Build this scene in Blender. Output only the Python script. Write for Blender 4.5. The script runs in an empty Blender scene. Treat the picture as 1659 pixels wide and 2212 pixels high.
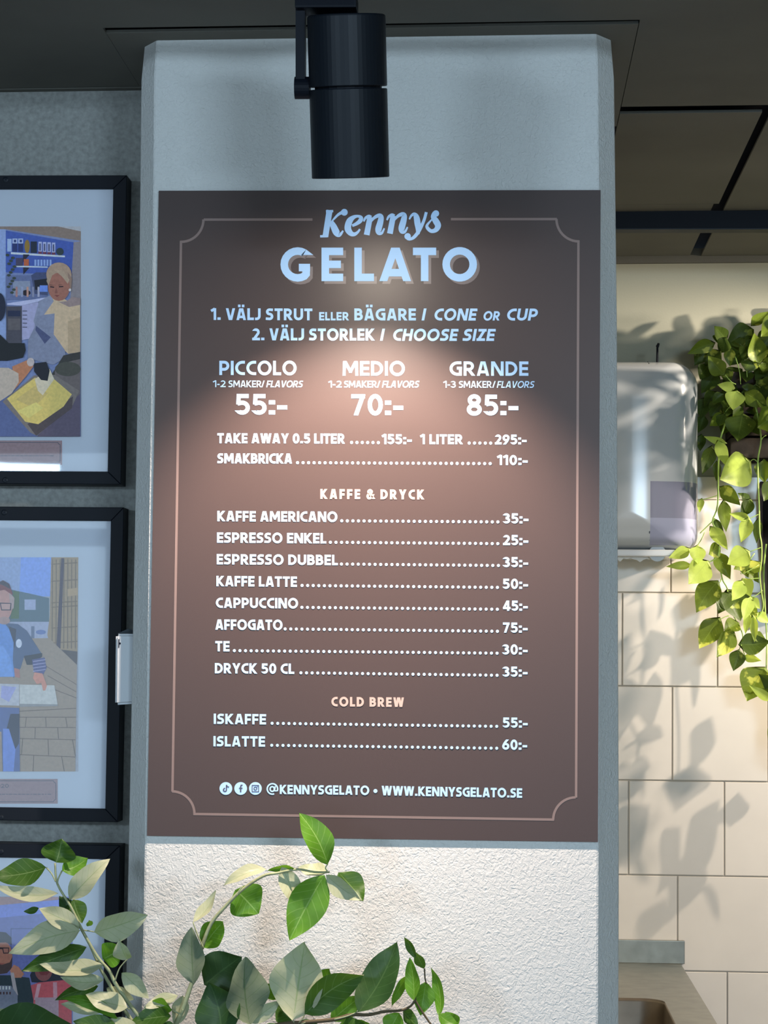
import bpy, bmesh, math, random
from mathutils import Vector, Matrix

# ------------------------------------------------------------------ camera
Z0 = 1.8                     # height of the sign's centre above the floor
FPX, CX, CY, IW, IH = 4700.0, 829.5, 1106.0, 1659.0, 2212.0
CR = Vector((0.99848, 0.05341, 0.01063)).normalized()
CF = Vector((-0.05399, 0.99607, 0.07021)).normalized()
CU = CR.cross(CF).normalized()
CR = CF.cross(CU).normalized()
CP = Vector((0.19820, -3.39243, -0.24023 + Z0))

sc = bpy.context.scene
COL = sc.collection
cam_d = bpy.data.cameras.new('camera')
cam_d.sensor_fit = 'VERTICAL'
cam_d.sensor_height = 36.0
cam_d.sensor_width = 27.0
cam_d.lens = FPX / IH * 36.0
cam_d.clip_start = 0.05
cam = bpy.data.objects.new('camera', cam_d)
COL.objects.link(cam)
cam.matrix_world = Matrix(((CR.x, CU.x, -CF.x, CP.x), (CR.y, CU.y, -CF.y, CP.y),
                           (CR.z, CU.z, -CF.z, CP.z), (0, 0, 0, 1)))
sc.camera = cam

# ------------------------------------------------------------------ light and exposure
sc.view_settings.view_transform = 'Standard'
sc.view_settings.look = 'None'
sc.view_settings.gamma = 1.0
sc.view_settings.use_curve_mapping = False
sc.view_settings.exposure = 0.0
world = bpy.data.worlds.new('daylight')
sc.world = world
world.use_nodes = True
bg = world.node_tree.nodes['Background']
bg.inputs[0].default_value = (0.61, 0.81, 1.0, 1)
bg.inputs[1].default_value = 2.0
SIGN_LAMP_W = 150.0
BACK_LAMP_W = 88.0


def spot(name, loc, aim, watts, color, size_deg, blend, radius):
    d = bpy.data.lights.new(name, 'SPOT')
    d.energy = watts
    d.color = color
    d.spot_size = math.radians(size_deg)
    d.spot_blend = blend
    d.shadow_soft_size = radius
    o = bpy.data.objects.new(name, d)
    COL.objects.link(o)
    o.location = loc
    o.rotation_euler = (Vector(aim) - Vector(loc)).to_track_quat('-Z', 'Y').to_euler()
    return o


# added cool fill lights behind the camera; the weakest makes glare in frame glass
for lx, w_, sx_, sy_ in ((-2.7, 85.0, 0.7, 0.5), (1.9, 85.0, 1.0, 0.3), (-1.95, 2.2, 0.5, 0.07)):
    ad = bpy.data.lights.new('added_fill_light', 'AREA')
    ad.shape = 'RECTANGLE'
    ad.size, ad.size_y = sx_, sy_
    ad.energy = w_
    ad.color = (0.62, 0.82, 1.0)
    ao = bpy.data.objects.new('added_fill_light', ad)
    COL.objects.link(ao)
    ao.location = (lx, -5.3, Z0 + (0.575 if w_ < 10 else 0.62))
    ao.rotation_euler = (Vector((lx * 0.25, 0.3, Z0 - 0.9)) - ao.location).to_track_quat('-Z', 'Y').to_euler()


# ------------------------------------------------------------------ helpers
def P(px, py, Y):
    """photo direction -> point on the vertical plane at depth Y"""
    d = CR * ((px - CX) / FPX) - CU * ((py - CY) / FPX) + CF
    return CP + d * ((Y - CP.y) / d.y)


def PZ(px, py, Z):
    d = CR * ((px - CX) / FPX) - CU * ((py - CY) / FPX) + CF
    return CP + d * ((Z - CP.z) / d.z)


def lin(c):
    return tuple(((v / 255.0) / 12.92 if v / 255.0 <= 0.04045 else ((v / 255.0 + 0.055) / 1.055) ** 2.4) for v in c)


def link(o, parent=None, label=None, cat=None, group=None, kind=None):
    COL.objects.link(o)
    if parent is not None:
        o.parent = parent
    if label:
        o['label'] = label
    if cat:
        o['category'] = cat
    if group:
        o['group'] = group
    if kind:
        o['kind'] = kind
    return o


def empty(name, loc, label, cat, group=None):
    o = bpy.data.objects.new(name, None)
    o.empty_display_size = 0.05
    link(o, None, label, cat, group)
    o.location = loc
    return o


def bm_obj(name, bm, m, parent=None, smooth=False, **k):
    me = bpy.data.meshes.new(name)
    bmesh.ops.recalc_face_normals(bm, faces=bm.faces) if k.pop('recalc', True) else None
    if smooth:
        for f in bm.faces:
            f.smooth = True
    bm.to_mesh(me)
    bm.free()
    if parent is not None:      # geometry is built in world space; parents are unrotated
        off = parent.location.copy()
        pp = parent.parent
        while pp is not None:
            off += pp.location
            pp = pp.parent
        me.transform(Matrix.Translation(-off))
    for mm in (m if isinstance(m, (list, tuple)) else [m]):
        me.materials.append(mm)
    return link(bpy.data.objects.new(name, me), parent, **k)


def box(bm, x0, x1, y0, y1, z0, z1, bevel=0.0):
    v = [bm.verts.new(c) for c in ((x0, y0, z0), (x1, y0, z0), (x1, y1, z0), (x0, y1, z0),
                                   (x0, y0, z1), (x1, y0, z1), (x1, y1, z1), (x0, y1, z1))]
    fs = [bm.faces.new([v[i] for i in q]) for q in
          ((0, 3, 2, 1), (4, 5, 6, 7), (0, 1, 5, 4), (1, 2, 6, 5), (2, 3, 7, 6), (3, 0, 4, 7))]
    if bevel > 0:
        es = list({e for f in fs for e in f.edges})
        bmesh.ops.bevel(bm, geom=es, offset=bevel, segments=2, affect='EDGES', profile=0.7)


def box_obj(name, m, parent, x0, x1, y0, y1, z0, z1, bevel=0.0, **k):
    bm = bmesh.new()
    box(bm, x0, x1, y0, y1, z0, z1, bevel)
    return bm_obj(name, bm, m, parent, **k)


def prism_xz(bm, pts, y0, y1):
    a = [bm.verts.new((x, y0, z)) for x, z in pts]
    b = [bm.verts.new((x, y1, z)) for x, z in pts]
    n = len(pts)
    bm.faces.new(a)
    bm.faces.new(b[::-1])
    for i in range(n):
        bm.faces.new((a[i], b[i], b[(i + 1) % n], a[(i + 1) % n]))


def prism_xy(bm, pts, zf0, zf1):
    a = [bm.verts.new((x, y, zf0(x, y))) for x, y in pts]
    b = [bm.verts.new((x, y, zf1(x, y))) for x, y in pts]
    n = len(pts)
    bm.faces.new(a)
    bm.faces.new(b[::-1])
    for i in range(n):
        bm.faces.new((a[i], b[i], b[(i + 1) % n], a[(i + 1) % n]))


def tube(bm, pts, rads, n=8, caps=True):
    pts = [Vector(p) for p in pts]
    if not isinstance(rads, (list, tuple)):
        rads = [rads] * len(pts)
    rings = []
    t0 = (pts[1] - pts[0]).normalized()
    ref = Vector((0, 0, 1)) if abs(t0.z) < 0.9 else Vector((1, 0, 0))
    nrm = t0.cross(ref).normalized()
    for i, p in enumerate(pts):
        t = (pts[min(i + 1, len(pts) - 1)] - pts[max(i - 1, 0)]).normalized()
        nrm = (nrm - t * nrm.dot(t)).normalized()
        bn = t.cross(nrm)
        rings.append([bm.verts.new(p + (nrm * math.cos(2 * math.pi * k / n) + bn * math.sin(2 * math.pi * k / n)) * rads[i])
                      for k in range(n)])
    for i in range(len(rings) - 1):
        for k in range(n):
            bm.faces.new((rings[i][k], rings[i][(k + 1) % n], rings[i + 1][(k + 1) % n], rings[i + 1][k]))
    if caps:
        bm.faces.new(rings[0][::-1])
        bm.faces.new(rings[-1])


def lathe(bm, c, axis, prof, n=40):
    """prof: (distance along axis, radius) list"""
    axis = Vector(axis).normalized()
    a = axis.cross(Vector((1, 0, 0))).normalized()
    b = axis.cross(a)
    rings = []
    for d, r in prof:
        rings.append([bm.verts.new(Vector(c) + axis * d + (a * math.cos(2 * math.pi * k / n) + b * math.sin(2 * math.pi * k / n)) * max(r, 1e-5))
                      for k in range(n)])
    for i in range(len(rings) - 1):
        for k in range(n):
            bm.faces.new((rings[i][k], rings[i][(k + 1) % n], rings[i + 1][(k + 1) % n], rings[i + 1][k]))
    bmesh.ops.remove_doubles(bm, verts=bm.verts, dist=2e-5)


def smooth_pts(pts, sub=4):
    """Catmull-Rom through the points"""
    out = []
    n = len(pts)
    for i in range(n - 1):
        p0, p1, p2, p3 = pts[max(i - 1, 0)], pts[i], pts[i + 1], pts[min(i + 2, n - 1)]
        for s in range(sub):
            t = s / sub
            out.append(tuple(0.5 * ((2 * b) + (c - a) * t + (2 * a - 5 * b + 4 * c - d) * t * t + (3 * b - a - 3 * c + d) * t ** 3)
                             for a, b, c, d in zip(p0, p1, p2, p3)))
    out.append(tuple(pts[-1]))
    return out


# ------------------------------------------------------------------ materials
def mat(name, color, rough=0.6, spec=0.5, metal=0.0, noise=None, bump=None, coat=0.0):
    """noise=(scale, amount) colour variation; bump=(scale, height_m, detail)"""
    m = bpy.data.materials.new(name)
    m.use_nodes = True
    nt = m.node_tree
    b = nt.nodes['Principled BSDF']
    b.inputs['Roughness'].default_value = rough
    b.inputs['Specular IOR Level'].default_value = spec
    b.inputs['Metallic'].default_value = metal
    b.inputs['Coat Weight'].default_value = coat
    b.inputs['Base Color'].default_value = (*color, 1)
    if noise or bump:
        tc = nt.nodes.new('ShaderNodeTexCoord')
    if noise:
        n = nt.nodes.new('ShaderNodeTexNoise')
        n.inputs['Scale'].default_value = noise[0]
        n.inputs['Detail'].default_value = 6
        nt.links.new(tc.outputs['Object'], n.inputs['Vector'])
        mr = nt.nodes.new('ShaderNodeMapRange')
        mr.inputs[1].default_value = 0.3
        mr.inputs[2].default_value = 0.7
        mr.inputs[3].default_value = 1 - noise[1]
        mr.inputs[4].default_value = 1 + noise[1]
        nt.links.new(n.outputs[0], mr.inputs[0])
        vm = nt.nodes.new('ShaderNodeVectorMath')
        vm.operation = 'SCALE'
        vm.inputs[0].default_value = color
        nt.links.new(mr.outputs[0], vm.inputs['Scale'])
        nt.links.new(vm.outputs[0], b.inputs['Base Color'])
    if bump:
        n2 = nt.nodes.new('ShaderNodeTexNoise')
        n2.inputs['Scale'].default_value = bump[0]
        n2.inputs['Detail'].default_value = bump[2] if len(bump) > 2 else 3
        if len(bump) > 3:
            n2.inputs['Distortion'].default_value = bump[3]
        nt.links.new(tc.outputs['Object'], n2.inputs['Vector'])
        bp = nt.nodes.new('ShaderNodeBump')
        bp.inputs['Strength'].default_value = 1.0
        bp.inputs['Distance'].default_value = bump[1]
        nt.links.new(n2.outputs[0], bp.inputs['Height'])
        nt.links.new(bp.outputs[0], b.inputs['Normal'])
    return m


M_PLASTER = mat('white_plaster', (0.62, 0.62, 0.60), 0.75, 0.3, bump=(165, 0.0020, 3, 1.0))
M_CONCRETE = mat('grey_concrete_paint', (0.28, 0.285, 0.27), 0.85, 0.2, noise=(110, 0.20), bump=(220, 0.0012, 4))
M_CEIL = mat('charcoal_ceiling_board', (0.155, 0.15, 0.13), 0.85, 0.12, noise=(3, 0.12), bump=(400, 0.0003))
M_CEILGAP = mat('black_ceiling_void', (0.010, 0.012, 0.022), 0.8, 0.1)
M_FLOOR = mat('grey_floor', (0.36, 0.35, 0.34), 0.5, 0.4, noise=(6, 0.1))
M_PAINT = mat('beige_wall_paint', (0.37, 0.365, 0.29), 0.7, 0.3, bump=(200, 0.0002))
M_GROUT = mat('grey_grout', (0.46, 0.42, 0.37), 0.9, 0.1)
M_TILE = mat('cream_wall_tile', (0.66, 0.60, 0.53), 0.22, 0.5, noise=(9, 0.03))
M_BLACKMETAL = mat('black_powder_coat', (0.004, 0.006, 0.011), 0.5, 0.14)
M_LAMPBODY = mat('charcoal_lamp_housing', (0.006, 0.009, 0.014), 0.42, 0.22)
M_REFL = mat('lamp_reflector', (0.75, 0.72, 0.66), 0.25, 0.5, metal=0.9)
M_BOARD = mat('brown_sign_board', (0.060, 0.0385, 0.0345), 0.36, 0.32, bump=(900, 0.00006, 2))
M_BOARDEDGE = mat('sign_board_edge', (0.05, 0.035, 0.033), 0.5, 0.4)
M_INK = mat('pale_blue_white_print', (0.42, 0.62, 0.88), 0.5, 0.2)
M_INKSHADE = mat('muted_brown_print', (0.165, 0.125, 0.118), 0.4, 0.5)
M_INKPINK = mat('pink_beige_print', (0.50, 0.34, 0.29), 0.4, 0.5)
M_INKLINE = mat('taupe_line_print', (0.20, 0.135, 0.118), 0.4, 0.5)
M_INKDARK = mat('dark_icon_print', (0.06, 0.06, 0.10), 0.4, 0.5)
M_FRAME = mat('black_frame_lacquer', (0.005, 0.007, 0.012), 0.5, 0.15)
M_MAT = mat('white_passepartout', (0.60, 0.64, 0.72), 0.8, 0.2)
M_WHITEPL = mat('white_gloss_plastic', (0.46, 0.48, 0.50), 0.16, 0.35)
M_SEAM = mat('grey_seam', (0.05, 0.06, 0.07), 0.5, 0.3)
M_SMOKE = mat('smoky_window_plastic', (0.24, 0.24, 0.32), 0.08, 0.5)
M_SMOKE2 = mat('smoky_window_over_paper', (0.33, 0.34, 0.46), 0.1, 0.5)
M_STEEL = mat('brushed_steel', (0.27, 0.26, 0.22), 0.40, 0.4, metal=0.85, noise=(30, 0.12))
M_BOWL = mat('sink_bowl_steel', (0.22, 0.18, 0.14), 0.45, 0.4, metal=0.8, noise=(14, 0.15))
M_PAPER = mat('white_paper', (0.75, 0.74, 0.72), 0.9, 0.1)
M_CABINET = mat('grey_cabinet', (0.3, 0.3, 0.29), 0.6, 0.3)
M_WOOD = mat('dark_stained_wood', (0.045, 0.032, 0.024), 0.7, 0.3, noise=(20, 0.4), bump=(60, 0.001))
M_SOIL = mat('dark_soil', (0.012, 0.010, 0.008), 0.95, 0.1, bump=(90, 0.01))
M_BLACKCLOTH = mat('black_cloth', (0.012, 0.011, 0.013), 0.9, 0.1, bump=(30, 0.004))
M_POT = mat('anthracite_planter', (0.05, 0.05, 0.05), 0.6, 0.3)
M_STEM = mat('olive_pale_bark', (0.30, 0.33, 0.19), 0.7, 0.2, noise=(60, 0.2))
M_STEMDARK = mat('dark_twig', (0.09, 0.07, 0.04), 0.7, 0.2)
M_VINE = mat('yellow_green_vine', (0.38, 0.55, 0.13), 0.5, 0.3)
M_MULLION = mat('dark_window_frame', (0.03, 0.03, 0.03), 0.5, 0.3)


def emit_mat(name, color, strength):
    m = bpy.data.materials.new(name)
    m.use_nodes = True
    nt = m.node_tree
    b = nt.nodes['Principled BSDF']
    b.inputs['Base Color'].default_value = (0.8, 0.8, 0.8, 1)
    b.inputs['Emission Color'].default_value = (*color, 1)
    b.inputs['Emission Strength'].default_value = strength
    return m


M_EMIT = emit_mat('warm_led_emitter', (1.0, 0.86, 0.70), 750.0)


def glass_pane_mat():
    m = bpy.data.materials.new('frame_glass')
    m.use_nodes = True
    nt = m.node_tree
    nt.nodes.remove(nt.nodes['Principled BSDF'])
    out = nt.nodes['Material Output']
    tr = nt.nodes.new('ShaderNodeBsdfTransparent')
    gl = nt.nodes.new('ShaderNodeBsdfGlossy')
    gl.inputs['Roughness'].default_value = 0.02
    fr = nt.nodes.new('ShaderNodeFresnel')
    fr.inputs['IOR'].default_value = 1.55
    mx = nt.nodes.new('ShaderNodeMixShader')
    nt.links.new(fr.outputs[0], mx.inputs[0])
    nt.links.new(tr.outputs[0], mx.inputs[1])
    nt.links.new(gl.outputs[0], mx.inputs[2])
    nt.links.new(mx.outputs[0], out.inputs[0])
    return m


M_GLASS = glass_pane_mat()


def attr_mat(name):
    m = bpy.data.materials.new(name)
    m.use_nodes = True
    nt = m.node_tree
    b = nt.nodes['Principled BSDF']
    b.inputs['Roughness'].default_value = 0.5
    b.inputs['Specular IOR Level'].default_value = 0.3
    a = nt.nodes.new('ShaderNodeVertexColor')
    a.layer_name = 'Col'
    tc = nt.nodes.new('ShaderNodeTexCoord')
    n = nt.nodes.new('ShaderNodeTexNoise')
    n.inputs['Scale'].default_value = 220
    n.inputs['Detail'].default_value = 5
    nt.links.new(tc.outputs['Object'], n.inputs['Vector'])
    mr = nt.nodes.new('ShaderNodeMapRange')
    mr.inputs[1].default_value = 0.3
    mr.inputs[2].default_value = 0.7
    mr.inputs[3].default_value = 0.90
    mr.inputs[4].default_value = 1.10
    nt.links.new(n.outputs[0], mr.inputs[0])
    vm = nt.nodes.new('ShaderNodeVectorMath')
    vm.operation = 'SCALE'
    nt.links.new(a.outputs[0], vm.inputs[0])
    nt.links.new(mr.outputs[0], vm.inputs['Scale'])
    nt.links.new(vm.outputs[0], b.inputs['Base Color'])
    return m


M_PHOTO = attr_mat('printed_photograph')


def leaf_mat(name, upper, lower, vein, transl=0.25, blotch=None, rough=0.42):
    m = bpy.data.materials.new(name)
    m.use_nodes = True
    nt = m.node_tree
    L = nt.links.new
    b = nt.nodes['Principled BSDF']
    out = nt.nodes['Material Output']
    uv = nt.nodes.new('ShaderNodeUVMap')
    uv.uv_map = 'UVMap'
    sep = nt.nodes.new('ShaderNodeSeparateXYZ')
    L(uv.outputs[0], sep.inputs[0])

    def math_(op, a, bb=None, c=None):
        n = nt.nodes.new('ShaderNodeMath')
        n.operation = op
        for i, v in enumerate((a, bb, c)):
            if v is None:
                continue
            if isinstance(v, (int, float)):
                n.inputs[i].default_value = v
            else:
                L(v, n.inputs[i])
        return n.outputs[0]
    av = math_('ABSOLUTE', sep.outputs[1])
    mid = math_('LESS_THAN', av, 0.035)
    ph = math_('SUBTRACT', math_('MULTIPLY', sep.outputs[0], 7.0), math_('MULTIPLY', av, 1.6))
    fr = math_('FRACT', ph)
    d = math_('ABSOLUTE', math_('SUBTRACT', fr, 0.5))
    side = math_('MULTIPLY', math_('LESS_THAN', d, 0.05), 0.45)
    vf = math_('MAXIMUM', mid, side)
    geo = nt.nodes.new('ShaderNodeNewGeometry')
    tc = nt.nodes.new('ShaderNodeTexCoord')
    nz = nt.nodes.new('ShaderNodeTexNoise')
    nz.inputs['Scale'].default_value = 45
    nz.inputs['Detail'].default_value = 4
    L(tc.outputs['Object'], nz.inputs['Vector'])

    def mix(f, a, c):
        n = nt.nodes.new('ShaderNodeMix')
        n.data_type = 'RGBA'
        if isinstance(f, float):
            n.inputs[0].default_value = f
        else:
            L(f, n.inputs[0])
        for i, v in ((6, a), (7, c)):
            if isinstance(v, tuple):
                n.inputs[i].default_value = (*v, 1)
            else:
                L(v, n.inputs[i])
        return n.outputs[2]
    up = mix(nz.outputs[0], tuple(v * 0.7 for v in upper), tuple(v * 1.3 for v in upper))
    if blotch:
        n3 = nt.nodes.new('ShaderNodeTexNoise')
        n3.inputs['Scale'].default_value = 26
        n3.inputs['Detail'].default_value = 3
        L(tc.outputs['Object'], n3.inputs['Vector'])
        thr = nt.nodes.new('ShaderNodeMapRange')
        thr.inputs[1].default_value = blotch[1]
        thr.inputs[2].default_value = blotch[1] + 0.05
        L(n3.outputs[0], thr.inputs[0])
        up = mix(thr.outputs[0], up, blotch[0])
    lo = mix(nz.outputs[0], tuple(v * 0.85 for v in lower), tuple(min(v * 1.15, 1) for v in lower))
    base = mix(geo.outputs['Backfacing'], up, lo)
    col = mix(math_('MULTIPLY', vf, 0.55), base, vein)
    L(col, b.inputs['Base Color'])
    b.inputs['Roughness'].default_value = rough
    b.inputs['Specular IOR Level'].default_value = 0.28
    bp = nt.nodes.new('ShaderNodeBump')
    bp.inputs['Distance'].default_value = 0.0012
    bp.inputs['Strength'].default_value = 0.6
    hsum = math_('ADD', math_('MULTIPLY', vf, 0.5), nz.outputs[0])
    L(hsum, bp.inputs['Height'])
    L(bp.outputs[0], b.inputs['Normal'])
    tl = nt.nodes.new('ShaderNodeBsdfTranslucent')
    tcol = mix(0.5, up, (upper[0] * 2.2 + 0.05, upper[1] * 2.0 + 0.1, upper[2]))
    L(tcol, tl.inputs[0])
    mx = nt.nodes.new('ShaderNodeMixShader')
    mx.inputs[0].default_value = transl
    L(b.outputs[0], mx.inputs[1])
    L(tl.outputs[0], mx.inputs[2])
    L(mx.outputs[0], out.inputs[0])
    return m


M_LEAF = leaf_mat('citrus_leaf', (0.040, 0.10, 0.014), (0.42, 0.44, 0.29), (0.20, 0.30, 0.11), 0.20)
M_LEAFYOUNG = leaf_mat('young_leaf', (0.085, 0.22, 0.018), (0.40, 0.48, 0.28), (0.34, 0.52, 0.16), 0.30)
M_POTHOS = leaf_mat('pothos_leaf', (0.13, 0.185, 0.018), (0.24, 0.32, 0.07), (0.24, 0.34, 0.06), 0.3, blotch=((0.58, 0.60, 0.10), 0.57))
M_POTHOSD = leaf_mat('pothos_leaf_shaded', (0.055, 0.090, 0.012), (0.12, 0.17, 0.04), (0.12, 0.18, 0.035), 0.2, blotch=((0.34, 0.40, 0.06), 0.62))  # darker copy of the pothos leaf: shade put into the colour
M_POTHOSL = leaf_mat('pothos_leaf_lit', (0.44, 0.56, 0.11), (0.50, 0.60, 0.18), (0.36, 0.48, 0.10), 0.35)  # brighter copy of the pothos leaf: lamp light put into the colour

# ================================================================== STRUCTURE
# --- ceiling (a hair out of level, as in the photograph)
CZ = 0.757 + Z0


def cz(x, y, d=0.0):
    return CZ + 0.010 * x + d


ceil = None
bm = bmesh.new()
prism_xy(bm, [(-3.2, -6.2), (3.0, -6.2), (3.0, 2.1), (-3.2, 2.1)], lambda x, y: cz(x, y, 0.03), lambda x, y: cz(x, y, 0.10))
ceil = bm_obj('ceiling', bm, M_CEILGAP, kind='structure')


def panel(pts, d=0.0, th=0.005):
    bm = bmesh.new()
    prism_xy(bm, pts, lambda x, y: cz(x, y, d), lambda x, y: cz(x, y, d + th))
    return bm_obj('ceiling_panel', bm, M_CEIL, ceil)


panel([(-3.2, -6.2), (3.0, -6.2), (3.0, 1.90), (0.680, 1.90), (0.680, 0.458), (0.4072, 0.458), (0.4072, -0.068), (-0.4325, -0.068), (-0.4320, 0.276), (-3.2, 0.276)])
panel([(-0.4318, -0.040), (0.406, -0.046), (0.406, 0.60), (-0.4315, 0.60)], 0.0002, 0.005)
panel([(0.4072, 0.508), (0.663, 0.508), (0.663, 1.290), (0.4072, 1.290)])
panel([(0.4072, 1.2915), (0.652, 1.2915), (0.652, 1.885), (0.4072, 1.885)])
# trims where the ceiling meets the walls
bm = bmesh.new()
prism_xy(bm, [(-3.2, 0.282), (-0.39, 0.282), (-0.39, 0.30), (-3.2, 0.30)], lambda x, y: cz(x, y, -0.001), lambda x, y: cz(x, y, 0.019))
bm_obj('trim_1', bm, M_CEIL, kind='structure')
bm = bmesh.new()
prism_xy(bm, [(0.38, 1.893), (3.0, 1.893), (3.0, 1.905), (0.38, 1.905)], lambda x, y: cz(x, y, -0.006 - 0.01), lambda x, y: cz(x, y, 0.019))
bm_obj('trim_2', bm, M_CEIL, kind='structure')

box_obj('floor', M_FLOOR, None, -3.3, 3.1, -6.3, 2.1, -0.06, 0.0, kind='structure')
box_obj('wall_left', M_CONCRETE, None, -3.2, -0.36, 0.30, 0.42, 0.0, CZ + 0.01, kind='structure')
wb = box_obj('wall_back', [M_PAINT], None, 0.2, 3.0, 1.905, 2.05, 0.0, CZ + 0.015, kind='structure')
box_obj('wall_side', M_CONCRETE, None, -3.3, -3.2, -6.2, 0.42, 0.0, CZ + 0.01, kind='structure')
box_obj('wall_right', M_PAINT, None, 3.0, 3.1, -6.2, 2.05, 0.0, CZ + 0.02, kind='structure')
box_obj('wall_kitchen', M_PAINT, None, 0.12, 0.22, 0.60, 2.0, 0.0, CZ + 0.01, kind='structure')

# --- pillar: front face, narrow chamfers, slightly wider at the foot
bm = bmesh.new()


def prow(z, xl, xr, c):
    y = 0.005
    return [bm.verts.new(p) for p in ((xl - c, 0.60, z), (xl - c, y + c * 1.5, z), (xl - c * 0.96, y + c * 1.36, z), (xl - c * 0.03, y + 0.0012, z), (xl + 0.002, y, z),
                                      (xr - 0.002, y, z), (xr + c * 0.03, y + 0.0012, z), (xr + c * 0.96, y + c * 1.36, z), (xr + c, y + c * 1.5, z), (xr + c, 0.60, z))]


rows = [prow(0.0, -0.353, 0.350, 0.036), prow(Z0 - 0.52, -0.353, 0.350, 0.035), prow(Z0 + 0.3, -0.357, 0.350, 0.029),
        prow(Z0 + 0.70, -0.361, 0.345, 0.028), prow(CZ + 0.01, -0.358, 0.342, 0.025)]
for a, b_ in zip(rows, rows[1:]):
    for i in range(10):
        j = (i + 1) % 10
        bm.faces.new((a[i], a[j], b_[j], b_[i]))
bm.faces.new(rows[0])
bm.faces.new(rows[-1][::-1])
pillar = bm_obj('wall_center', bm, M_PLASTER, kind='structure')

# --- wall tiles, running bond
random.seed(5)
TW, TH, G = 0.2285, 0.2258, 0.0016
row_off = {0: 0.608, 1: 0.4915, 2: 0.612, 3: 0.508, 4: 0.625, 5: 0.5145, 6: 0.628, 7: 0.520}
tile_meshes = {}


def tile(x0, x1, z0, z1):
    key = (round(x1 - x0, 3), round(z1 - z0, 3))
    if key not in tile_meshes:
        bm = bmesh.new()
        w, h = (x1 - x0) / 2, (z1 - z0) / 2
        box(bm, -w, w, 0, 0.006, -h, h)
        fe = [e for e in bm.edges if all(abs(v.co.y) < 1e-6 for v in e.verts)]
        bmesh.ops.bevel(bm, geom=fe, offset=0.0012, segments=2, affect='EDGES', profile=0.5)
        me = bpy.data.meshes.new('tile')
        bm.to_mesh(me)
        bm.free()
        me.materials.append(M_TILE)
        tile_meshes[key] = me
    o = bpy.data.objects.new('tile', tile_meshes[key])
    link(o, wb)
    o.location = ((x0 + x1) / 2, 1.8995 + random.uniform(-0.0004, 0.0004), (z0 + z1) / 2)


for k in range(8):
    zt = Z0 + 0.1675 - k * TH
    x = row_off[k] - 3 * TW
    for c in range(14):
        a, b2 = max(x + c * TW, 0.225), min(x + (c + 1) * TW, 2.2)
        if b2 - a > 0.02:
            tile(a + G, b2 - G, zt - TH + G, zt - G)
x = 0.492 - 2 * TW
for c in range(10):
    a, b2 = max(x + c * TW, 0.225), min(x + (c + 1) * TW, 2.2)
    if b2 - a > 0.02:
        tile(a + G, b2 - G, Z0 + 0.1675 + G, Z0 + 0.224)
box_obj('grout', M_GROUT, wb, 0.222, 2.2, 1.9022, 1.9052, 0.0, Z0 + 0.223)

# --- shopfront frame far behind the camera (the daylight comes in through it)
bm = bmesh.new()
for x in (-3.15, -1.6, 0.1, 1.5, 2.95):
    box(bm, x - 0.04, x + 0.04, -6.2, -6.12, 0.0, CZ)
box(bm, -3.2, 3.0, -6.2, -6.12, 0.0, 0.25)
box(bm, -3.2, 3.0, -6.2, -6.12, 2.1, 2.18)
bm_obj('window_1', bm, M_MULLION, kind='structure')

# ================================================================== SIGN
SY = 0.0
sign = empty('menu_board', (0, 0.0, Z0 - 0.509), 'large dark brown menu board with white lettering on the white pillar', 'sign')
c4 = [P(343, 412, SY), P(1297.5, 410.5, SY), P(1291.5, 1819, SY), P(317.5, 1805.5, SY)]
bm = bmesh.new()
a = [bm.verts.new(p) for p in c4]
b_ = [bm.verts.new(p + Vector((0, 0.0048, 0))) for p in c4]
bm.faces.new(a)
bm.faces.new(b_[::-1])
for i in range(4):
    bm.faces.new((a[i], a[(i + 1) % 4], b_[(i + 1) % 4], b_[i]))
bm_obj('board', bm, M_BOARD, sign)


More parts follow.
